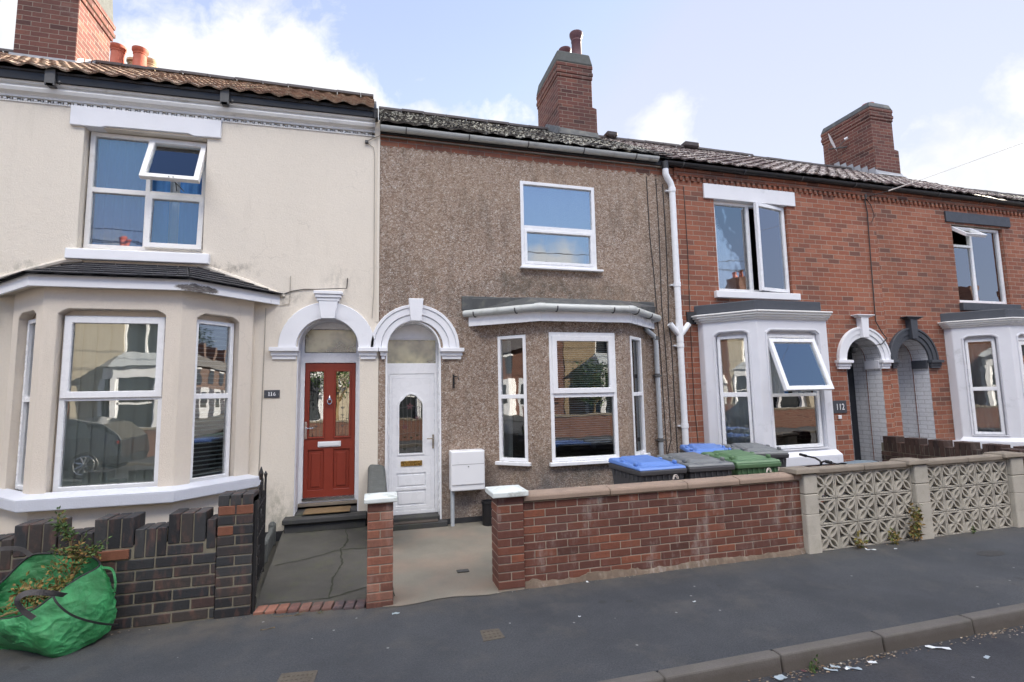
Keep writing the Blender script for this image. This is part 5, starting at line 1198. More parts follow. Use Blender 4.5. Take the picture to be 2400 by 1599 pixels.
# end pier
zs = []; z = -.02
rows = [.885-.0805*(i+1) for i in range(11)]
for i, z in enumerate(rows):
    if i % 2: bricks(mb, -1.288, -1.02, Yf-.008, Yb, [(z, z+.0715)], L=.137, bond=False)
    else: bricks(mb, -1.288, -1.02, Yf-.008, Yb, [(z, z+.0715)], L=.28, bond=False)
for k in range(3): mb.rv = .3; mb.box(-1.288+k*.09, -1.288+(k+1)*.09-.008, Yf-.008, Yb, .876, .965)
mo.box(-1.282, -1.026, Yf-.002, Yb-.006, -.03, .93)
mb.build('brickwork', M['blueBrick'], t, bevel=.005); mo.build('mortar', M['bluemortar'], t)
mb = MB(); mb.rv = 1.
for (a, b, z0_, z1_) in ((-1.284,-1.16,.8045,.876), (-1.15,-1.024,.8045,.876), (-1.284,-1.17,.6435,.715), (-2.13,-1.90,.526,.6)): mb.box(a, b, Yf-.0115, Yf+.02, z0_, z1_)
mb.build('replacement_brick', M['blueBrick'], t, bevel=.004)
RV = 1.
# dark crenellated divider by 110
t = empty('garden_wall', (8.55, -1.3, 0), 'dark brown brick dividing wall with notched battlement top before the grey arch', 'garden wall', 'front garden walls')
mb = MB()
def bricksY(mb, x0, x1, y0, y1, zs, L=.223, j=.009):
    for r, (za, zb) in enumerate(zs):
        y = y0-(L/2 if r % 2 else 0)
        while y < y1-.005:
            a, b = max(y, y0), min(y+L-j, y1)
            if b-a > .02: mb.rv = R.random(); d = R.uniform(-.0015, .002); mb.box(x0+d, x1, a, b, za, zb)
            y += L
bricksY(mb, 8.5, 8.7, -2.44, -.05, courses(-.02, 9, .0725))
y = -.10; up = 1
while y > -2.44:
    w = .24 if up else .135; zt_ = .885 if up else .79
    for k in range(3 if up else 2):
        ww = w/(3 if up else 2); mb.rv = R.random(); mb.box(8.5, 8.7, y-(k+1)*ww+.008, y-k*ww, .634, zt_)
    y -= w; up = 1-up
mb.build('brickwork', M['darkwall'], t, bevel=.004)
mb = MB(); mb.box(8.508, 8.692, -2.43, -.06, -.03, .77); mb.build('mortar', M['bluemortar'], t)
t = empty('garden_wall', (10.6, -2.35, 0), 'dark brick pier and wall at the right edge past the screen wall', 'garden wall', 'front garden walls')
mb = MB(); bricks(mb, 7.80, 8.03, -2.45, -2.24, courses(-.02, 13, .0725)); bricks(mb, 8.72, 14, -2.45, -2.24, courses(-.02, 11, .0725)); mb.build('brickwork', M['darkwall'], t, bevel=.004)
mb = MB(); mb.box(7.807, 8.022, -2.443, -2.247, -.03, .9); mb.box(8.73, 14, -2.443, -2.247, -.03, .75); mb.build('mortar', M['bluemortar'], t)

# brick threshold and edging stones
mb = MB(); n = 10
for k in range(n):
    u0 = k/n; x0 = -1.0+.885*u0; y0 = -2.30-.15*u0; mb.rv = R.random() if k < 8 else 0.02
    w = .078; j = R.uniform(-.01, .01); zz = .022+R.uniform(-.003, .003)
    mb.hexa([(x0,y0+j,-.03), (x0+w,y0+j,-.03), (x0+w+.02,y0+.115,-.03), (x0+.02,y0+.115,-.03)], [(x0,y0+j,zz), (x0+w,y0+j,zz), (x0+w+.02,y0+.115,zz+.012), (x0+.02,y0+.115,zz+.012)])
tag(mb.build('brick_threshold', M['threshold'], bevel=.008, seg=2), 'row of worn red bricks edging the dark path at the pavement', 'threshold')
mb = MB(); pts = [(-1.12,-1.75), (-1.14,-1.3), (-1.16,-.9), (-1.18,-.5), (-1.2,-.22)]
for a, b in zip(pts, pts[1:]): mb.hexa([(a[0]-.05,a[1],0), (a[0],a[1],0), (b[0],b[1]-.01,0), (b[0]-.05,b[1]-.01,0)], [(a[0]-.05,a[1],.17), (a[0],a[1],.17), (b[0],b[1]-.01,.22), (b[0]-.05,b[1]-.01,.22)])
for p, z in ((pts[0], .15), (pts[2], .2), (pts[4], .24)): mb.tube([(p[0]-.025, p[1]+.02, 0), (p[0]-.025, p[1]+.02, z), (p[0]-.025, p[1]+.02, z+.035)], [.045, .045, .02], 10)
tag(mb.build('path_edging', M['cement'], bevel=.012, seg=2), 'low old stone edging along the left of the dark path', 'edging')
# doormats
mb = MB(); mb.box(-.90, -.34, -.10, .2, .3005, .316); tag(mb.build('doormat', M['mat'], bevel=.005), 'tan coir doormat on the step of the red door', 'doormat')
mb = MB(); mb.box(.2, .78, -.11, -.005, .0855, .10); tag(mb.build('doormat', M['matdark'], bevel=.005), 'dark brown mat on the step of the white door', 'doormat')
# black pot behind the wide pillar
mb = MB(); mb.lathe((1.43, -.22, .0), [(.0,.004), (.075,.004), (.08,.02), (.085,.29), (.095,.3), (.095,.33), (.08,.33), (.075,.1), (0,.1)], 20)
tag(mb.build('plant_pot', M['black'], smooth=True), 'tall black plastic pot against the pebbledash behind the wide pillar', 'pot')

# iron gate, swung in
t = empty('garden_gate', (-1.04, -2.2, 0), 'black wrought iron gate with scrolls swung open beside the dark brick pier', 'gate')
G = Fr((-1.035,-2.17), (-1.10,-1.38)); L = G.L
mb = MB(); mb.tube([(-1.008,-2.255,0), (-1.008,-2.255,.9)], .014, 8); mb.tube([(-1.0,-2.24,.12), (-1.03,-2.18,.12)], .01, 6); mb.tube([(-1.0,-2.24,.8), (-1.03,-2.18,.8)], .01, 6); mb.build('hinge_post', M['iron'], t)
mb = MB()
for u in (0, L): mb.tube([G(u,0,.06), G(u,0,.86 if u == 0 else .97)], .011, 8)
for z in (.1, .52, .78): mb.tube([G(0,0,z), G(L,0,z)], .008, 8)
mb.build('gate_frame', M['iron'], t)
for k in range(1, 8):
    u = L*k/8; mb = MB(); z1_ = .78+.2*math.sin(math.pi*k/8); mb.tube([G(u,0,.1), G(u,0,z1_)], .006, 6); mb.build('bar', M['iron'], t)
def scroll(c, r, s, a0=0, turns=1.6, n=28): return [G(c[0]+r*(1-.8*k/n)*math.cos(a0+s*2*math.pi*turns*k/n), 0, c[1]+r*(1-.8*k/n)*math.sin(a0+s*2*math.pi*turns*k/n)) for k in range(n+1)]
for c, r, s, a0 in (((L*.3,.65), .1, 1, 0), ((L*.7,.65), .1, -1, math.pi), ((L*.35,.90), .09, 1, -1.5), ((L*.65,.93), .10, -1, -1.5), ((L*.5,.32), .1, 1, 1), ((L*.25,.3), .08, -1, 0)):
    mb = MB(); mb.tube(scroll(c, r, s, a0), .006, 6); mb.build('scroll', M['iron'], t)
mb = MB(); mb.tube([G(L*.5,0,1.0), G(L*.5,0,1.06), G(L*.5,0,1.12)], [.012,.022,.003], 8); mb.tube([G(L,0,.97), G(L,0,1.0), G(L,0,1.03)], [.012,.018,.003], 8); mb.build('finial', M['iron'], t)

# ================================================================== wheeled bins
M['binbody'] = m_plain('dark_grey_bin', (.06,.06,.065), .5, .15, 6, bump=.25, dirt=((.1,.095,.085), 6., .6, .4))
M['binblue'] = m_plain('blue_bin_lid', (.1,.2,.5), .45, .12, 5, bump=.25, dirt=((.2,.22,.26), 7., .6, .3))
M['bingreen'] = m_plain('green_bin', (.085,.165,.08), .5, .15, 5, bump=.25, dirt=((.14,.17,.11), 7., .55, .35))
M['bingrey'] = m_plain('grey_bin_lid', (.14,.15,.155), .5, .15, 5, bump=.25, dirt=((.2,.2,.18), 7., .58, .4))
def wheelie(x, y, rot, lid, body, label, H_=.985):
    t = empty('wheelie_bin', (x, y, 0), label, 'wheelie bin', 'wheelie bins behind the walls')
    s = H_/1.0; w, d = .285, .35
    mb = MB(); mb.xf = lambda p: V((p.x+x, p.y+y, p.z*s))
    mb.hexa([(-w*.74,-d*.72,.05), (w*.74,-d*.72,.05), (w*.74,d*.68,.05), (-w*.74,d*.68,.05)], [(-w*.93,-d*.93,.86), (w*.93,-d*.93,.86), (w*.93,d*.93,.86), (-w*.93,d*.93,.86)])
    for k in range(-3, 4):     # ribs under the rim
        mb.box(k*.07-.008, k*.07+.008, -d*.97, -d*.9, .80, .87)
    for k in range(-3, 4): mb.box(-w*.97, -w*.9, k*.085-.008, k*.085+.008, .80, .87)
    for sgn in (-1, 1): mb.hexa([(sgn*.11-.05,-d*.76,.15), (sgn*.11+.05,-d*.76,.15), (sgn*.11+.05,-d*.7,.15), (sgn*.11-.05,-d*.7,.15)], [(sgn*.11-.06,-d*.93,.75), (sgn*.11+.06,-d*.93,.75), (sgn*.11+.06,-d*.85,.75), (sgn*.11-.06,-d*.85,.75)])
    mb.build('body', M[body], t, bevel=.012, seg=2)
    mb = MB(); mb.xf = lambda p: V((p.x+x, p.y+y, p.z*s))
    panel_pts = [(-w,-d), (w,-d), (w,d), (-w,d)]
    mb.hexa([(-w,-d,.865), (w,-d,.865), (w,d,.865), (-w,d,.865)], [(-w*1.02,-d*1.02,.92), (w*1.02,-d*1.02,.92), (w*1.02,d,.93), (-w*1.02,d,.93)]); mb.build('rim', M[body], t, bevel=.012, seg=2)
    mb = MB(); mb.xf = lambda p: V((p.x+x, p.y+y, p.z*s))
    mb.hexa([(-w*1.03,-d*1.0,.921), (w*1.03,-d*1.0,.921), (w*1.03,d*1.02,.931), (-w*1.03,d*1.02,.931)], [(-w*1.0,-d*.94,.95), (w*1.0,-d*.94,.95), (w*.98,d*1.0,.985), (-w*.98,d*1.0,.985)])
    mb.hexa([(-w*.72,-d*.68,.951), (w*.72,-d*.68,.951), (w*.72,d*.8,.975), (-w*.72,d*.8,.975)], [(-w*.6,-d*.5,.985), (w*.6,-d*.5,.985), (w*.6,d*.7,1.012), (-w*.6,d*.7,1.012)])
    for sgn in (-1, 1):
        for yy in (d*.25, -d*.55): mb.box(sgn*w*.86-.018, sgn*w*.86+.018, yy-.03, yy+.03, .955, .995)
    mb.build('lid', M[lid], t, bevel=.014, seg=3)
    mb = MB(); mb.xf = lambda p: V((p.x+x, p.y+y, p.z*s))
    mb.tube([(-w*.85,d*1.02,.93), (-w*.85,d*1.16,.95), (w*.85,d*1.16,.95), (w*.85,d*1.02,.93)], .018, 10); mb.build('handle', M[body], t, smooth=True)
    for sgn in (-1, 1):
        mb = MB(); mb.xf = lambda p: V((p.x+x, p.y+y, p.z)); n = 18
        mb.tube([(sgn*w*.8-.025, d*.8, .1), (sgn*w*.8+.025, d*.8, .1)], .1, n); mb.build('wheel', M['black'], t, bevel=.01)
    t.rotation_euler = (0, 0, math.radians(rot)); return t
wheelie(2.92, -1.78, 2, 'binblue', 'binbody', 'dark wheelie bin with bright blue lid closest to the pebbledashed bay')
wheelie(3.55, -1.77, -1, 'bingrey', 'binbody', 'grey lidded wheelie bin between the blue lid and green bins')
wheelie(4.19, -1.76, -3, 'bingreen', 'bingreen', 'all green wheelie bin behind the brick wall')
wheelie(4.33, -.95, -22, 'binblue', 'binbody', 'blue lidded wheelie bin at the back beside the white bay')
wheelie(4.92, -1.15, -14, 'bingrey', 'binbody', 'grey wheelie bin with black handle behind the green bin')
for (x, lb) in ((2.98, 'small wire loop on the coping in front of the blue lidded bin'), (4.15, 'small wire loop on the coping in front of the green bin')):
    mb = MB(); mb.tube([(x+.032*math.cos(math.pi*k/10), -2.27, .83+.045*math.sin(math.pi*k/10)) for k in range(11)], .0045, 6); mb.tube([(x+.02*math.cos(math.pi*k/8), -2.265, .83+.03*math.sin(math.pi*k/8)) for k in range(9)], .0045, 6)
    tag(mb.build('wire_loop', M['whitecable'], smooth=True), lb, 'wire loop', 'wire loops on the coping')

# bicycle leaning behind the screen wall
t = empty('bicycle', (5.5, -1.9, 0), 'black bicycle behind the screen wall with only its handlebars showing', 'bicycle')
def wheelring(x, y, z, r, nm):
    mb = MB(); mb.tube([(x+r*math.cos(2*math.pi*k/28), y, z+r*math.sin(2*math.pi*k/28)) for k in range(28)], .018, 8, close=True); w = mb.build('wheel', M['black'], t, smooth=True)
    mb = MB()
    for k in range(14): a = 2*math.pi*k/14; mb.tube([(x, y, z), (x+r*math.cos(a), y, z+r*math.sin(a))], .0015, 4)
    mb.tube([(x, y-.03, z), (x, y+.03, z)], .018, 8); mb.build('spokes', M['chrome'], w)
wheelring(5.18, -1.85, .27, .25, ''); wheelring(6.0, -1.85, .27, .25, '')
mb = MB()
for a, b in (((5.18,-1.85,.27), (5.30,-1.85,.74)), ((5.30,-1.85,.66), (5.62,-1.85,.30)), ((5.29,-1.85,.70), (5.80,-1.85,.62)), ((5.62,-1.85,.30), (5.82,-1.85,.68)), ((5.62,-1.85,.30), (6.0,-1.85,.27)), ((5.80,-1.85,.60), (6.0,-1.85,.27))): mb.tube([a, b], .015, 8)
mb.build('frame', M['black'], t, smooth=True)
mb = MB(); mb.tube([(5.12,-2.12,.87), (5.2,-2.0,.86), (5.26,-1.9,.83), (5.31,-1.85,.80), (5.36,-1.79,.83), (5.42,-1.66,.85), (5.42,-1.5,.86)], .012, 8); mb.tube([(5.30,-1.85,.72), (5.31,-1.85,.81)], .014, 8); mb.build('handlebar', M['black'], t, smooth=True)
mb = MB(); mb.tube([(5.10,-2.19,.875), (5.15,-2.08,.868)], .019, 8); mb.tube([(5.42,-1.52,.86), (5.44,-1.4,.865)], .019, 8); mb.tube([(5.17,-2.05,.88), (5.24,-2.08,.85), (5.25,-2.16,.84)], .007, 6); mb.build('grip', M['black'], t)
mb = MB(); mb.box(5.2, 5.26, -2.06, -2.0, .85, .875); mb.build('brake_lever', M['chrome'], t, bevel=.006)
mb = MB(); mb.hexa([(5.7,-1.88,.70), (5.98,-1.93,.70), (5.98,-1.77,.70), (5.7,-1.82,.70)], [(5.69,-1.87,.74), (5.98,-1.92,.76), (5.98,-1.78,.76), (5.69,-1.83,.74)]); mb.build('saddle', M['black'], t, bevel=.015, seg=2)
# grey tub
t = empty('storage_tub', (6.7, -1.15, 0), 'low grey-blue storage tub with domed lid before the white arch', 'tub')
mb = MB(); mb.box(6.45, 6.98, -1.35, -.98, 0, .6); mb.build('body', M['binbody'], t, bevel=.03, seg=2)
mb = MB(); n = 8
vs = [(x, -1.37+.41*k/n, .6+.095*math.sin(math.pi*k/n)*(1-.25*abs(i-2)/2)) for i, x in enumerate((6.43, 6.5, 6.7, 6.92, 6.99)) for k in range(n+1)]
mb.add(vs, [(i*(n+1)+k, (i+1)*(n+1)+k, (i+1)*(n+1)+k+1, i*(n+1)+k+1) for i in range(4) for k in range(n)]); M['tublid'] = m_plain('slate_blue_plastic', (.13,.17,.2), .5, .1, 5); mb.build('lid', M['tublid'], t, smooth=True)
mb = MB(); mb.tube([(6.98,-1.25,.6), (7.02,-1.2,.66), (7.02,-1.12,.66), (6.98,-1.07,.6)], .015, 8); mb.build('handle', M['black'], t)
# ================================================================== green garden bag with cuttings
M['bag'] = None
def m_bag():
    t = NT('green_woven_plastic'); p = t.pos()
    w = t.math('MULTIPLY', t.math('SINE', t.math('MULTIPLY', t.sep(p)[2], 900.)), t.math('SINE', t.math('MULTIPLY', t.sep(p)[0], 900.)))
    c = t.mix(t.mr(t.noise(p, 5, 5, .6), .35, .65), (.012,.14,.035), (.06,.36,.13)); c = t.mix(t.mr(t.noise(p, 22, 5, .7), .5, .8, 0, .4), c, (.14,.42,.2))
    h = t.math('ADD', t.math('MULTIPLY', w, .06), t.noise(t.vm('ADD', p, t.vm('MULTIPLY', t.noise(p, 6, 2, out=1), (.2,.2,.2))), 13, 5, .6))
    b = t.bsdf(c, .38, 0, h, .55, .035, .5); return b
M['bag'] = m_bag()
M['strap'] = m_plain('black_webbing', (.02,.022,.022), .7, .3, 30, bump=.5)
M['handle'] = m_plain('faded_grey_webbing', (.09,.085,.085), .8, .3, 30, bump=.5)
t = empty('garden_waste_bag', (-2.3, -2.5, 0), 'open green garden waste bag slumped against the dark brick wall', 'bag')
rim = [(-2.03,-2.42,.535), (-2.11,-2.53,.49), (-2.20,-2.62,.42), (-2.30,-2.65,.345), (-2.42,-2.62,.30), (-2.56,-2.56,.29), (-2.68,-2.46,.38), (-2.63,-2.34,.50), (-2.52,-2.31,.62), (-2.40,-2.30,.625), (-2.27,-2.30,.60), (-2.13,-2.32,.58)]
bot = [(-1.95,-2.36,.08), (-1.98,-2.44,.04), (-2.07,-2.55,.01), (-2.17,-2.61,.0), (-2.30,-2.53,.0), (-2.46,-2.42,.0), (-2.62,-2.34,.0), (-2.66,-2.33,.0), (-2.5,-2.32,.0), (-2.35,-2.31,.0), (-2.15,-2.31,.02), (-2.0,-2.31,.06)]
mid = [(-1.86,-2.41,.27), (-1.95,-2.55,.23), (-2.09,-2.69,.18), (-2.22,-2.74,.14), (-2.37,-2.68,.15), (-2.52,-2.58,.17), (-2.70,-2.46,.2), (-2.72,-2.36,.25), (-2.52,-2.32,.3), (-2.35,-2.31,.3), (-2.15,-2.31,.3), (-1.97,-2.33,.28)]
def loopi(L, t_):
    n = len(L); f = t_*n; i = int(f) % n; fr_ = f-int(f)
    p0, p1, p2, p3 = (V(L[(i+k-1) % n]) for k in range(4))
    return .5*((2*p1)+(-p0+p2)*fr_+(2*p0-5*p1+4*p2-p3)*fr_**2+(-p0+3*p1-3*p2+p3)*fr_**3)
NU, NV = 240, 60
mb = MB(); vs = []
for j in range(NV+1):
    s = j/NV
    for i in range(NU):
        u = i/NU; a, b, c = loopi(bot, u), loopi(mid, u), loopi(rim, u)
        p = a*(1-s)**2+b*2*s*(1-s)*1.0+c*s**2 if True else a
        q = noise.noise(V((p.x*9, p.y*9, p.z*7+3)))*.022+abs(noise.noise(V((p.x*5+p.z*4, p.y*5, p.z*9))))*.035+noise.noise(V((p.x*22, p.y*22, p.z*16)))*.007
        w_ = V((p.x+.6*p.z, p.y, p.z-.5*p.x)); r1 = 1-abs(noise.noise(w_*8))*2.2; r2 = 1-abs(noise.noise(V((p.x*14+5, p.y*14, p.z*20+p.x*9))))*2.4
        q = noise.noise(V((p.x*5, p.y*5, p.z*5+3)))*.03+max(0, r1)**3*.010+max(0, r2)**3*.0055-.004
        q *= min(1, 4*(1-s)+.2)
        d = V((p.x+2.33, p.y+2.48, 0)).normalized(); p = p+d*q
        p.y = min(p.y, -2.285); vs.append(p)
for j in range(NV): mb.add([], [])
b0 = len(vs); vs.append(V((-2.3,-2.48,.0)))
mb.add(vs, [(j*NU+i, j*NU+(i+1) % NU, (j+1)*NU+(i+1) % NU, (j+1)*NU+i) for j in range(NV) for i in range(NU)]+[(b0, (i+1) % NU, i) for i in range(NU)])
ob = mb.build('body', M['bag'], t, smooth=True)
sm = ob.modifiers.new('thick', 'SOLIDIFY'); sm.thickness = .004
mb = MB(); pts = [loopi(rim, i/80) for i in range(80)]; mb.tube(pts, .007, 6, close=True); mb.build('rim_piping', M['strap'], t, smooth=True)
def ribbon(pts, w, nrm, name, mat, par):
    mb = MB(); P = [V(p) for p in pts]; vs = []; fs = []
    Q = []
    for i in range(len(P)-1):
        for k in range(6):
            a, b, c, d = P[max(i-1, 0)], P[i], P[i+1], P[min(i+2, len(P)-1)]; f = k/6
            Q.append(.5*((2*b)+(-a+c)*f+(2*a-5*b+4*c-d)*f*f+(-a+3*b-3*c+d)*f**3))
    Q.append(P[-1])
    for i, p in enumerate(Q):
        d = (Q[min(i+1, len(Q)-1)]-Q[max(i-1, 0)]).normalized(); s = d.cross(V(nrm)).normalized()*w/2
        vs += [p-s, p+s]
        if i: fs.append((2*i-2, 2*i-1, 2*i+1, 2*i))
    mb.add(vs, fs); o = mb.build(name, mat, par); m = o.modifiers.new('thick', 'SOLIDIFY'); m.thickness = .0025; return o
ribbon([(-2.20,-2.66,.46), (-2.13,-2.735,.40), (-2.04,-2.72,.30), (-1.93,-2.63,.2), (-1.86,-2.49,.12)], .014, (-.2,-.9,.35), 'strap', M['strap'], t)
ribbon([(-2.12,-2.66,.42), (-2.15,-2.73,.46), (-2.20,-2.79,.495), (-2.27,-2.81,.505), (-2.325,-2.79,.46), (-2.31,-2.75,.38), (-2.26,-2.72,.31)], .036, (-.1,-1,.2), 'carry_handle', M['handle'], t)
ribbon([(-2.50,-2.34,.63), (-2.56,-2.36,.69), (-2.66,-2.42,.71), (-2.73,-2.47,.66), (-2.74,-2.48,.58), (-2.70,-2.45,.48)], .03, (.1,-1,.0), 'carry_handle', M['handle'], t)
ribbon([(-2.02,-2.42,.52), (-1.95,-2.42,.50), (-1.92,-2.43,.42), (-1.92,-2.43,.34)], .016, (0,-1,.1), 'loop', M['bag'], t)
M['leafdry'] = m_foliage('wilting_leaves', [(.05,.08,.02), (.12,.13,.03), (.2,.15,.04), (.26,.15,.05), (.1,.12,.04)])
M['leafgreen'] = m_foliage('green_leaves', [(.03,.06,.02), (.05,.1,.025), (.08,.13,.03)])
M['stem'] = m_plain('woody_stem', (.16,.11,.05), .8, .3, 20)
def leaf(mb, p, d, L, w):
    d = d.normalized(); s = d.cross(V((R.uniform(-1,1), R.uniform(-1,1), R.uniform(.2,1)))).normalized(); n = d.cross(s)
    mb.rv = R.random(); mb.add([p, p+d*L*.5+s*w, p+d*L+n*L*.15, p+d*L*.5-s*w], [(0,1,2,3)])
def sprig(st, lf, pts, r, nleaf, L, spread=.02):
    P = [V(p) for p in pts]; st.tube(P, [r*(1-.7*i/(len(P)-1)) for i in range(len(P))], 5)
    for _ in range(nleaf):
        k = R.uniform(.15, .999)*(len(P)-1); i = int(k); p = P[i].lerp(P[i+1], k-i); d = V((R.gauss(0,1), R.gauss(0,1), R.gauss(.3,1)))
        q = p+d.normalized()*R.uniform(0, spread); leaf(lf, q, d, L*R.uniform(.6, 1.3), L*.28)
t = empty('plant_cuttings', (-2.2, -2.42, .2), 'leggy brown and green plant cuttings sticking out of the green bag', 'cuttings')
st = MB(); lf = MB(); lg = MB()
main = [(-2.2,-2.45,.25), (-2.19,-2.44,.45), (-2.20,-2.42,.6), (-2.24,-2.40,.75), (-2.31,-2.39,.90)]
sprig(st, lf, main, .008, 60, .035, .04); sprig(st, lg, [(-2.24,-2.40,.75), (-2.30,-2.40,.84), (-2.33,-2.39,.92)], .005, 70, .032, .05)
for k in range(14):
    a = main[R.randint(1, 3)]; e = (a[0]+R.uniform(-.12,.2), a[1]+R.uniform(-.1,.03), a[2]+R.uniform(.0,.22)); m_ = ((a[0]+e[0])/2+R.uniform(-.02,.02), (a[1]+e[1])/2, (a[2]+e[2])/2+.02)
    sprig(st, lf if k % 3 else lg, [a, m_, e], .004, 26, .03, .03)
for e in ((-1.99,-2.43,.73), (-2.03,-2.45,.64), (-2.06,-2.4,.70)): sprig(st, lg, [(-2.2,-2.45,.5), (-2.1,-2.42,.62), e], .004, 34, .03, .035)
for k in range(16):
    a = (-2.35+R.uniform(-.15,.15), -2.5+R.uniform(-.1,.08), .3+R.uniform(0,.1)); e = (a[0]+R.uniform(-.15,.15), a[1]+R.uniform(-.08,.05), a[2]+R.uniform(.0,.18)); sprig(st, lf, [a, ((a[0]+e[0])/2, (a[1]+e[1])/2-.02, (a[2]+e[2])/2+.02), e], .004, 26, .035, .04)
sprig(st, lf, [(-2.3,-2.62,.36), (-2.5,-2.70,.33), (-2.70,-2.76,.34), (-2.85,-2.78,.33)], .007, 24, .03, .03)
st.build('stem', M['stem'], t); lf.build('wilted_leaves', M['leafdry'], t); lg.build('green_leaves', M['leafgreen'], t)

# weeds, litter, covers
def weed(x, y, h, n, w, label, z=0., name='weed', mats=('leafgreen',)):
    t = empty(name, (x, y, z), label, 'weed')
    st = MB(); lf = MB()
    for k in range(max(3, n//7)):
        a = R.uniform(0, 6.28); l = h*R.uniform(.45, 1.); b = V((x+R.uniform(-w,w)*.6, y+R.uniform(-.01,.0), z)); tip = b+V((math.cos(a)*w*.9, -abs(math.sin(a))*w*.5, l)); m_ = b.lerp(tip, .5)+V((R.uniform(-.02,.02)*h*4, -.01, 0))
        sprig(st, lf, [b, m_, tip], .0025, int(8+h*60), min(.045, h*.25), .015)
    st.build('stem', M['stem'], t); lf.build('leaves', M[mats[0]], t); return t
weed(5.55, -2.50, .2, 26, .05, 'straggly weed growing up the screen wall left of its middle pillar', mats=('leafdry',))
weed(5.88, -2.51, .42, 46, .07, 'tall weed against the screen wall beside its middle pillar', mats=('leafdry',))
weed(5.05, -2.50, .2, 14, .05, 'thin brown weed against the second column of screen blocks', mats=('leafdry',))
weed(6.75, -2.50, .09, 22, .06, 'small green weed at the foot of the right half of the screen wall')
weed(7.80, -2.52, .12, 24, .04, 'green weed at the foot of the far right pillar')
weed(2.72, -4.13, .09, 34, .035, 'bright green weed tuft growing in the gutter at the kerb', z=-.1)
weed(-.72, -2.40, .03, 34, .1, 'low grass tuft in front of the brick threshold')
weed(-.47, -2.42, .035, 20, .04, 'tiny grass tuft at the middle of the brick threshold')
weed(-.99, -2.2, .04, 22, .04, 'small green tuft at the foot of the gate post')
M['paper'] = m_plain('white_litter', (.6,.63,.65), .6, .1, 20)
M['litterblue'] = m_plain('bluish_litter', (.3,.36,.4), .5, .2, 20)
def scrap(x, y, z, L, w, rot, label, mat='paper', name='litter', tri=False):
    mb = MB(); c, s = math.cos(rot), math.sin(rot); n = 5; vs = []
    for i in range(n+1):
        for j in range(3):
            u = (i/n-.5)*L; v = (j/2-.5)*w*(.7+.5*abs(noise.noise(V((i*.9+x*3, y*7, 0))))*2); vs.append((x+u*c-v*s, y+u*s+v*c, z+.006+.012*abs(noise.noise(V((i*.7+x*5, j*.8, y*9))))))
    mb.add(vs, [(i*3+j, (i+1)*3+j, (i+1)*3+j+1, i*3+j+1) for i in range(n) for j in range(2)]); return tag(mb.build(name, M[mat], smooth=True), label, 'litter', 'scraps of litter along the street')
for q in ((3.79,-4.17,.15,.035,-.5,'largest white scrap of litter lying in the road by the kerb'), (3.96,-4.36,.05,.03,.3,'small pale scrap out in the road beyond the largest one','litterblue'),
          (3.18,-4.18,.055,.03,-.4,'white scrap on the brown debris right of the gutter weed'), (3.0,-4.2,.09,.025,-.6,'grey paper strip in the gutter debris','litterblue'),
          (2.95,-4.19,.04,.025,.1,'short white chip between two grey strips in the gutter'), (2.9,-4.15,.06,.025,-.5,'pale blue scrap just right of the gutter weed','litterblue'),
          (2.84,-4.17,.08,.02,-.6,'thin grey strip next to the gutter weed','litterblue'), (2.46,-4.15,.08,.05,.2,'crumpled grey scrap at the left end of the gutter debris','litterblue'), (2.66,-4.13,.03,.012,-.8,'tiny reddish pink tube beside the gutter weed','darkpot'), (4.74,-4.16,.07,.06,.5,'cream leaf like scrap at the right end of the gutter','copestone')):
    scrap(q[0], q[1], -.1, *q[2:6], *(q[6:] if len(q) > 6 else ()))
for q in ((5.10,-2.60,.1,.03,-.3,'white scrap on the pavement at the foot of the screen wall'), (5.08,-2.56,.05,.02,.9,'second white chip touching the scrap by the screen wall'), (5.37,-2.66,.03,.02,0,'small white chip right of the scrap by the screen wall'), (1.85,-2.50,.03,.02,1.2,'white chip at the foot of the low red brick wall'),
          (2.51,-3.18,.03,.02,0,'white speck in the middle of the pavement'), (-.83,-2.62,.1,.008,.1,'short dry twig on the pavement right of the green bag','stem'), (.12,-2.64,.06,.03,0,'pale flattened chip before the slim gate pillar','litterblue'), (1.5,-3.15,.02,.02,0,'tiny white chip near the small pavement cover')):
    scrap(q[0], q[1], 0, *q[2:6], *(q[6:] if len(q) > 6 else ()))
mb = MB()
for k in range(420):
    x = R.choice((R.gauss(2.7,.25), R.gauss(3.15,.25), R.gauss(4.45,.25), R.uniform(1.8,5.5))); y = -4.112-abs(R.gauss(0,.04)); s = R.uniform(.004,.014); a = R.uniform(0,6.28); mb.rv = R.random()
    mb.add([(x+s*math.cos(a+q), y+s*.6*math.sin(a+q), -.096+R.uniform(0,.006)) for q in (0,1.6,3.1,4.7)], [(0,1,2,3)])
M['debris'] = m_foliage('leaf_debris', [(.05,.035,.025), (.16,.1,.05), (.3,.24,.17), (.07,.06,.05), (.4,.36,.3)])
tag(mb.build('leaf_debris', M['debris']), 'brown leaf debris and grit along the gutter', 'debris', kind='stuff')
mb = MB()
for k in range(300):
    x = R.uniform(-4, 7.8); y = (-2.475 if x > 1 else -2.31)-abs(R.gauss(0,.03)); s = R.uniform(.002,.008); a = R.uniform(0,6.28); mb.rv = R.random(); mb.add([(x+s*math.cos(a+q), y+s*math.sin(a+q), .003+R.uniform(0,.004)) for q in (0,1.6,3.1,4.7)], [(0,1,2,3)])
tag(mb.build('grit', M['debris']), 'grit and crumbs along the foot of the front walls', 'debris', kind='stuff')
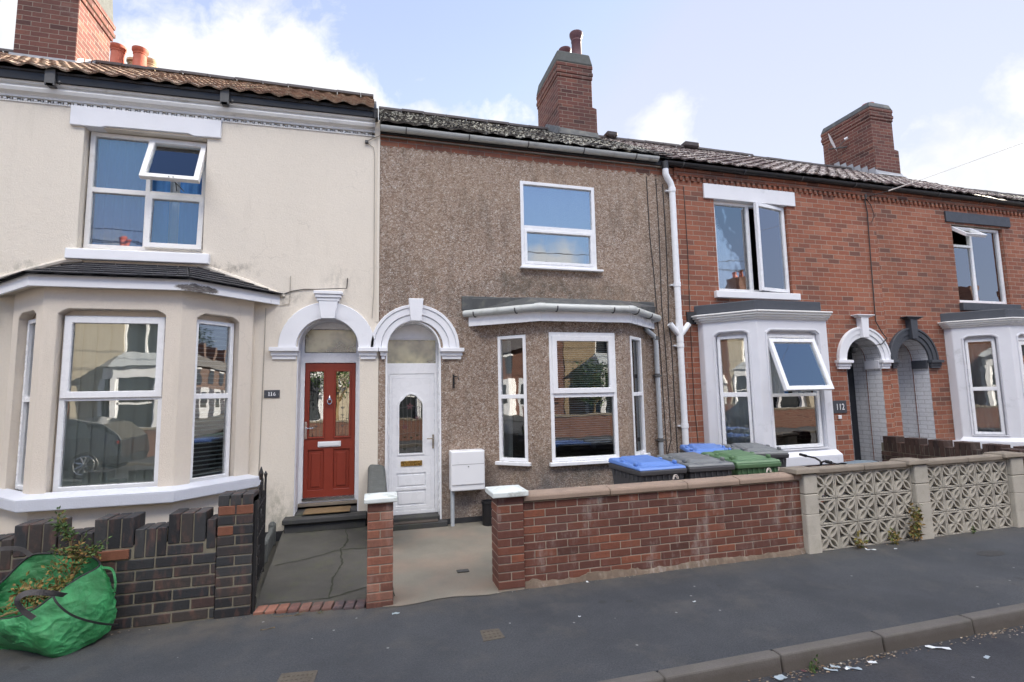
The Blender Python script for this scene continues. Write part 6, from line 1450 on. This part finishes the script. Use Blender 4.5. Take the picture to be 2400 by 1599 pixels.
def cover(pts, label, name, mat, studs=(5, 3), group=None):
    t = empty(name, (sum(p[0] for p in pts)/4, sum(p[1] for p in pts)/4, 0), label, 'utility cover', group)
    mb = MB(); mb.hexa([(p[0], p[1], -.02) for p in pts], [(p[0], p[1], .004) for p in pts]); mb.build('frame', M[mat], t)
    mb = MB(); A, B, C, D = (V((*p, .0041)) for p in pts)
    for i in range(studs[0]):
        for j in range(studs[1]):
            u, v = (i+.5)/studs[0]*.86+.07, (j+.5)/studs[1]*.82+.09; p = A.lerp(B, u).lerp(D.lerp(C, u), v); d = .009; mb.box(p.x-d, p.x+d, p.y-d*.8, p.y+d*.8, .0041, .0085)
    mb.build('tread', M[mat], t, bevel=.002)
cover([(.70,-3.30), (.86,-3.29), (.85,-3.14), (.71,-3.13)], 'small square iron stop cover in the pavement below the concrete path', 'stop_cover', 'grate', (4, 3))
cover([(-.66,-3.60), (-.42,-3.58), (-.40,-3.35), (-.62,-3.32)], 'rusty ribbed iron cover at the bottom edge of the pavement', 'utility_cover', 'grate', (7, 5))
mb = MB(); n = 24; vs = [(6.13+.17*math.cos(2*math.pi*k/n)*(1+.1*math.sin(3*k)), -3.07+.08*math.sin(2*math.pi*k/n), .003) for k in range(n)]; mb.add(vs, [tuple(range(n))]); M['tar'] = m_plain('tar_patch', (.03,.03,.03), .7, .3, 20)
tag(mb.build('tar_patch', M['tar']), kind='structure')

# ================================================================== the street behind the camera (seen mirrored in the panes)
M['opcream'] = m_plain('sunny_cream_render', (.42,.37,.29), .9, .1, 4); M['opbrick'] = m_brick('opposite_brick', [(.13,.06,.045), (.2,.095,.07), (.17,.08,.06)], (.28,.23,.19), dark=.2)
M['opbuff'] = m_brick('opposite_buff_brick', [(.28,.2,.12), (.36,.27,.17), (.31,.23,.14)], (.4,.35,.28), dark=.2)
M['darkglass'] = m_plain('dark_window', (.03,.035,.04), .1, .1, 4)
YO = -15.3
def ophouse(x0, x1, mat, label, baymat='whitepaint', dx=0):
    t = empty('opposite_house', ((x0+x1)/2, YO, 0), label, 'house', 'houses across the street')
    Fm = Fr((x1, YO), (x0, YO)); W = x1-x0
    mb = MB(); panel(mb, Fm, rect(0, W, -.1, 5.4), [rect(W-2.9, W-1.5, 3.4, 4.9), rect(.5, 1.35, 0, 2.6)], .25); mb.build('wall', M[mat], t)
    mb = MB(); Fm.box(mb, W-2.95, W-1.45, -.2, -.14, 3.35, 4.95); mb.build('window', M['darkglass'], t)
    mb = MB(); ring(mb, Fm, W-2.9, W-1.5, 3.4, 4.9, .07, -.14, -.05); Fm.box(mb, W-2.23, W-2.17, -.14, -.05, 3.47, 4.83); mb.build('window_frame', M['upvc'], t)
    mb = MB(); Fm.box(mb, W-3.05, W-1.35, 0, .07, 4.92, 5.15); Fm.box(mb, W-3.0, W-1.4, 0, .1, 3.25, 3.38); prism(mb, Fm, archpts(.93, 2.2, .6)+list(reversed(archpts(.93, 2.2, .4))), 0, .07); mb.build('lintels', M['white'], t)
    mb = MB(); Fm.box(mb, .5, 1.35, -.3, -.24, 0, 2.6); mb.build('door', M['upvc'], t)
    P = [(x1-W+3.4+.0, 0), (0, 0)]
    b0, b1 = W-3.5, W-.9; pl_ = [Fm(b0,0,0), Fm(b0+.6,.65,0), Fm(b1-.6,.65,0), Fm(b1,0,0)]
    mb = MB(); k = [(p.x, p.y) for p in pl_]; plan_prism(mb, k, -.1, .8); plan_prism(mb, k, 2.55, 2.95)
    for p, q in (((pl_[0]), (pl_[1])), ((pl_[2]), (pl_[3]))): pass
    for u0, u1 in ((b0+.55, b0+.72), (b1-.72, b1-.55)): Fm.box(mb, u0, u1, .5, .65, .8, 2.55)
    for u0 in (b0, b1-.12): Fm.box(mb, u0, u0+.12, 0, .12, .8, 2.55)
    mb.build('bay', M[baymat], t)
    mb = MB(); Fm.box(mb, b0+.7, b1-.7, .56, .6, 1.65, 1.72); Fm.box(mb, b0+.72, b0+.77, .56, .6, .8, 2.55); Fm.box(mb, b1-.77, b1-.72, .56, .6, .8, 2.55); mb.build('bay_frame', M['upvc'], t)
    mb = MB(); plan_prism(mb, [(p.x, p.y-.07) for p in pl_], .8, 2.55); mb.build('bay_window', M['darkglass'], t)
    mb = MB(); a, b, c, d = pl_; up = 3.45
    mb.add([(a.x+.15,a.y,2.951), (b.x+.12,b.y+.15,2.951), (c.x-.12,c.y+.15,2.951), (d.x-.15,d.y,2.951), (b.x,YO+.01,up), (c.x,YO+.01,up)], [(0,1,4), (1,2,5,4), (2,3,5)]); mb.build('bay_roof', M['greypipe'], t)
    mb = MB(); mb.add([(x0,YO+.25,5.3), (x1,YO+.25,5.3), (x1,YO-3.2,7.3), (x0,YO-3.2,7.3), (x0,YO-6.6,5.3), (x1,YO-6.6,5.3)], [(0,1,2,3), (3,2,5,4)]); mb.build('roof', M['ridge'], t)
    st = MB(); st.box(x1-.9, x1-.1, YO-3.8, YO-2.6, 6.4, 8.5); s_ = st.build('chimney', M['opbrick'], t)
    for k in (0, 1): pot(s_, x1-.5, YO-3.4+.5*k, 8.5, .45, .12)
x = -24.0; mats = ['opbrick', 'opcream', 'opbrick', 'opcream', 'opcream', 'opbrick', 'opbrick', 'opbuff', 'opbrick', 'opcream', 'opbrick']
words = ['red brick house with white bay, far left across the street', 'cream house second from the left across the street', 'red brick house third from the left across the street', 'cream house opposite the cream bay, left of two cream neighbours', 'cream house opposite the red door, right of two cream neighbours', 'red brick house opposite the pebbledashed bay', 'red brick house opposite the white bay', 'buff brick house across the street', 'red brick house right of the buff house across the street', 'cream house second from the right across the street', 'red brick house far right across the street']
for m_, w_ in zip(mats, words): ophouse(x, x+4.55, m_, w_); x += 4.6
t = empty('garden_wall', (0, -12.9, 0), 'long low brick front wall across the street', 'garden wall', 'front garden walls'); mb = MB(); mb.box(-24, 26, -13.05, -12.85, -.1, .8); mb.build('brickwork', M['opbrick'], t); mb = MB(); mb.box(-24, 26, -13.08, -12.82, .8, .87); mb.build('coping', M['copestone'], t)
for (xa, xb, lb) in ((27, 75, 'long distant row of red and cream houses far along the street to the right'), (-75, -24.5, 'long distant row of brick houses far along the street to the left')):
    t = empty('distant_terrace', ((xa+xb)/2, YO, 0), lb, 'houses'); mb = MB(); mb.box(xa, xb, YO-6, YO, -.1, 5.3); mb.build('wall', M['opbrick'], t)
    mb = MB(); mb.add([(xa,YO+.3,5.25), (xb,YO+.3,5.25), (xb,YO-3,7.4), (xa,YO-3,7.4), (xa,YO-6.3,5.25), (xb,YO-6.3,5.25)], [(0,1,2,3), (3,2,5,4)]); mb.build('roof', M['ridge'], t)
    x = xa+.6
    while x < xb-3:
        mb = MB(); mb.box(x, x+2.6, YO, YO+.65, -.1, 2.9); mb.build('bay', M['whitepaint'], t); mb = MB(); mb.box(x+.5, x+2.1, YO+.6, YO+.68, .9, 2.5); mb.build('bay_window', M['darkglass'], t)
        mb = MB(); mb.box(x+.5, x+1.9, YO-.1, YO+.04, 3.4, 4.9); mb.build('window', M['darkglass'], t); mb = MB(); mb.box(x+.4, x+2.0, YO, YO+.08, 4.91, 5.1); mb.build('lintel', M['white'], t)
        mb = MB(); mb.box(x+3.2, x+4.0, YO-3.6, YO-2.5, 6.5, 8.6); mb.build('chimney', M['opbrick'], t); x += 4.6
# parked car, mirrored in the cream bay
t = empty('parked_car', (-8.1, -9.9, -.1), 'dark grey hatchback parked across the street, mirrored in the cream bay', 'car')
M['carpaint'] = m_plain('dark_car_paint', (.018,.02,.024), .15, .1, 3, spec=.8)
prof = [(-2.05,.28), (-2.08,.62), (-1.9,.80), (-1.15,.92), (-.55,1.40), (-.2,1.47), (.9,1.46), (1.55,1.32), (1.9,1.0), (2.02,.9), (2.05,.5), (2.0,.28)]
Fc = Fr((-8.1, -9.05), (-7.1, -9.05)); cz0 = -.1
def carloop(n_, inset): return [(-8.1+x_, -9.9+n_, cz0+z_) for x_, z_ in inset]
mb = MB(); sec = []
for n_, sc in ((-.85,.96), (-.8,1.), (-.0,1.02), (.8,1.), (.85,.96)):
    sec.append([(-8.1+x_*(1 if abs(n_) < .82 else .99), -9.9+n_*(1 if z_ < 1.0 else .84), cz0+z_*(1 if z_ < 1 or abs(n_) < .82 else .99)) for x_, z_ in prof])
vs = [p for s_ in sec for p in s_]; n = len(prof)
mb.add(vs, [(a*n+i, (a+1)*n+i, (a+1)*n+(i+1) % n, a*n+(i+1) % n) for a in range(4) for i in range(n)]+[tuple(range(n)), tuple(4*n+i for i in reversed(range(n)))]); mb.build('body', M['carpaint'], t, bevel=.03, seg=2)
for s_ in (1, -1):
    for wx in (-1.3, 1.28):
        mb = MB(); mb.tube([(-8.1+wx, -9.9+s_*.68, cz0+.31), (-8.1+wx, -9.9+s_*.88, cz0+.31)], .31, 24); w = mb.build('wheel', M['black'], t, bevel=.02)
        mb = MB()
        for k in range(9): a = 2*math.pi*k/9; mb.tube([(-8.1+wx, -9.9+s_*.885, cz0+.31), (-8.1+wx+.2*math.cos(a), -9.9+s_*.885, cz0+.31+.2*math.sin(a))], .02, 5)
        mb.tube([(-8.1+wx+.21*math.cos(2*math.pi*k/20), -9.9+s_*.88, cz0+.31+.21*math.sin(2*math.pi*k/20)) for k in range(20)], .015, 5, close=True); mb.build('rim', M['chrome'], w)
    for (a, b) in ((-.95,-.1), (-.02,.75), (.83,1.4)):
        z0_, z1_ = cz0+.95, cz0+1.36; o = .02
        mb = MB(); y0_, y1_ = -9.9+s_*(.80+.01), -9.9+s_*(.715); vs = [(-8.1+a, y0_, z0_), (-8.1+b, y0_, z0_), (-8.1+min(b, 1.2), y1_, z1_), (-8.1+max(a+(.35 if a < -.5 else .0), -.6), y1_, z1_)]
        mb.add(vs+[(p[0], p[1]-s_*.03, p[2]) for p in vs], [(0,1,2,3), (0,4,5,1), (1,5,6,2), (2,6,7,3), (3,7,4,0)]); mb.build('window', M['darkglass'], t)
    mb = MB(); mb.box(-8.1+1.9, -8.1+2.02, -9.9+s_*.66, -9.9+s_*.82, cz0+.78, cz0+.88); M['taillight'] = M.get('taillight') or m_plain('red_tail_light', (.2,.01,.01), .2, .1, 5); mb.build('tail_light', M['taillight'], t, bevel=.02)
# trees across the street
def tree(x, y, h, r, th, label, cols, n=2600, name='round_tree', cone=False, ls=.09):
    t = empty(name, (x, y, 0), label, 'tree', 'trees across the street')
    mb = MB(); mb.tube([(x,y,-.1), (x+.03,y,h*.4), (x,y+.03,h*.8)], [th, th*.7, th*.25], 8)
    for k in range(7): a = k*.9; mb.tube([(x,y,h*(.35+.05*k)), (x+r*.35*math.cos(a), y+r*.35*math.sin(a), h*(.5+.05*k)), (x+r*.7*math.cos(a), y+r*.7*math.sin(a), h*(.58+.05*k))], [th*.35, th*.2, th*.08], 5)
    mb.build('trunk', M['stem'], t)
    mb = MB()
    for k in range(n):
        d = V((R.gauss(0,1), R.gauss(0,1), R.gauss(0,1))).normalized(); q = d*(R.random()**.4); bump = 1+.25*noise.noise(d*2.3+V((x, y, 0)))
        zf_ = 1.0
        if cone: zz = R.random(); rr_ = (1-zz)**.8*r*(.4+.6*R.random()); a = R.uniform(0,6.28); p = V((x+rr_*math.cos(a), y+rr_*math.sin(a), h*(.12+.95*zz)))
        else: p = V((x+q.x*r*bump, y+q.y*r*bump, h-r*.9+q.z*r*bump))
        leaf(mb, p, V((R.gauss(0,1), R.gauss(0,1), R.gauss(0,.7))), ls*R.uniform(.6,1.5), ls*.35)
    M[cols] = M.get(cols) or m_foliage(cols, [(.02,.045,.015), (.04,.08,.02), (.07,.12,.03)]); mb.build('crown', M[cols], t)
tree(8.8, -13.7, 3.1, 1.05, .1, 'clipped round tree mirrored in the pebbledashed bay', 'leaf_dark')
tree(-1.5, -13.9, 4.2, 1.3, .12, 'bushy tree mirrored in the left pane of the pebbledashed bay', 'leaf_dark')
for k, (x, y, h, r) in enumerate(((-30,-22,14,4), (-36,-26,15,5), (80,-28,15,4), (95,-30,16,5))):
    tree(x, y, h, r, .4, ['tall tree beyond the left end of the opposite terrace', 'farther tall tree beyond the left end of the opposite terrace', 'tall tree beyond the right end of the opposite terrace', 'tall tree behind the right houses across the street'][k], 'leaf_dark', 5000, 'tall_tree', ls=.3)
t = empty('street_lamp', (9.0, -11.5, 0), 'grey street lamp across the street mirrored in an upper window', 'street lamp')
mb = MB(); mb.tube([(9.0,-11.5,0), (9.0,-11.5,5.8), (9.0,-11.0,6.2), (9.0,-10.6,6.25)], [.07,.05,.04,.035], 10); mb.build('pole', M['greypipe'], t, smooth=True)
mb = MB(); mb.box(8.9, 9.1, -10.75, -10.15, 6.2, 6.3); mb.build('lamp_head', M['greypipe'], t, bevel=.03)
for k, (z, dx) in enumerate(((6.7,0), (7.0,.3), (6.9,-.6))):
    wire([(-26,-10.5+dx,z+.3), (-8,-10.5+dx,z-.1), (8,-10.5+dx,z-.12), (26,-10.5+dx,z+.3)], .012, 'cable', ['lowest overhead wire along the far kerb', 'highest overhead wire along the far kerb', 'middle overhead wire along the far kerb'][k], name='overhead_wire')

# ================================================================== camera, sun, sky
cam = bpy.data.cameras.new('camera'); co_ = bpy.data.objects.new('camera', cam); COL.objects.link(co_)
cam.sensor_width = 36; cam.lens = 1186.862/2400*36; cam.clip_end = 2000; cam.clip_start = .05
Rm = Matrix([[0.964282, -0.008196, -0.264751], [-0.264144, -0.104072, -0.958852], [-0.019694, 0.994536, -0.10252]])
co_.matrix_world = Matrix.Translation((-.0759, -7.03, 1.7538)) @ Rm.to_4x4(); SC.camera = co_
sdir = V((2.5, 1.28, 1.0)).normalized()
sun = bpy.data.lights.new('sun', 'SUN'); so = bpy.data.objects.new('sun', sun); COL.objects.link(so); sun.energy = 4.8; sun.angle = math.radians(.5); sun.color = (1, .9, .76)
so.rotation_euler = (-sdir).to_track_quat('-Z', 'Y').to_euler(); so.location = (20, 10, 20)
el = math.asin(sdir.z); rot = math.atan2(sdir.x, sdir.y)
W = bpy.data.worlds.new('World'); SC.world = W; W.use_nodes = True; nt = W.node_tree; nt.nodes.clear()
class WT(NT):
    def __init__(s): s.t = nt; s.out = s.n('ShaderNodeOutputWorld')
t = WT()
sky = t.n('ShaderNodeTexSky', sky_type='NISHITA', sun_disc=False, sun_elevation=el, sun_rotation=rot, air_density=1.0, dust_density=.6, ozone_density=1.5, altitude=50)
g = t.n('ShaderNodeTexCoord').outputs['Generated']
def blob(az, elv, ra):
    d = V((math.sin(math.radians(az))*math.cos(math.radians(elv)), math.cos(math.radians(az))*math.cos(math.radians(elv)), math.sin(math.radians(elv))))
    return t.mr(t.math('ARCCOSINE', t.vm('DOT_PRODUCT', g, tuple(d))), math.radians(ra), math.radians(ra*.15))
gn = t.vm('NORMALIZE', g)
bl = None
for (az_, e_, ra, am) in ((-12,25,18,1.3), (-3,31,8,.8), (-17,22,14,1.), (-34,26,8,1.3), (3,27,9,.85), (11,27,10,.62), (18,26,9,.45), (33.5,27,5,.5), (63.5,22,5,1.), (60,15,10,1.3), (50,14,8,.7),
                          (160,13,6,1.), (203,14,2.5,.9), (150,10,5,.8)):
    q = t.math('MULTIPLY', blob(az_, e_, ra), am); bl = q if bl is None else t.math('MAXIMUM', bl, q)
ns = t.noise(t.vm('ADD', gn, t.vm('MULTIPLY', t.noise(gn, 5, 3, out=1), (.12,.12,.08))), 6.5, 7, .62)
dn = t.math('ADD', t.math('MULTIPLY', bl, .62), t.math('MULTIPLY', t.math('SUBTRACT', ns, .5), 1.5))
mask = t.mr(dn, .18, .42); mask = t.math('MULTIPLY', mask, t.math('MINIMUM', t.math('MULTIPLY', bl, 5.), 1.))
el_ = t.sep(gn)[2]
grad = t.ramp(el_, [(.0, (1.75,1.85,2.05)), (.35, (1.5,1.62,2.0)), (.62, (1.2,1.33,1.95)), (1., (.95,1.15,1.9))])
rear = t.ramp(el_, [(.0, (1.3,1.6,2.1)), (.3, (.8,1.2,2.2)), (.6, (.5,.85,1.9)), (1., (.4,.7,1.7))])
grad = t.mix(t.mr(t.sep(gn)[1], .1, -.25), grad, rear)
base = t.mix(.75, t.vm('MINIMUM', sky.outputs[0], (2.2,2.4,2.9)), grad)
shade = t.mix(t.mr(t.noise(gn, 9, 5, .6), .35, .7), (2.0,2.04,2.15), (2.5,2.5,2.5))
final = t.mix(mask, base, shade)
# added unseen bright band, high opposite the sun, to light the shaded fronts
up = t.math('MULTIPLY', t.mr(t.sep(gn)[1], .25, -.2), t.math('MULTIPLY', t.mr(el_, .70, .74), t.mr(el_, .88, .82)))
sky_fill = t.math('MULTIPLY', up, t.mr(t.noise(gn, 3.5, 6, .6), .3, .5))
final = t.mix(sky_fill, final, (28., 26.4, 24.2))
bg = t.n('ShaderNodeBackground', Strength=.12); t.set(bg.inputs[0], final); t.t.links.new(bg.outputs[0], t.out.inputs[0])
SC.view_settings.view_transform = 'Standard'; SC.view_settings.look = 'None'; SC.view_settings.exposure = 2.02; SC.view_settings.gamma = 1.0
SC.cycles.max_bounces = 8; SC.cycles.diffuse_bounces = 4; SC.cycles.glossy_bounces = 4; SC.cycles.transparent_max_bounces = 12
SC.cycles.sample_clamp_indirect = 6.0
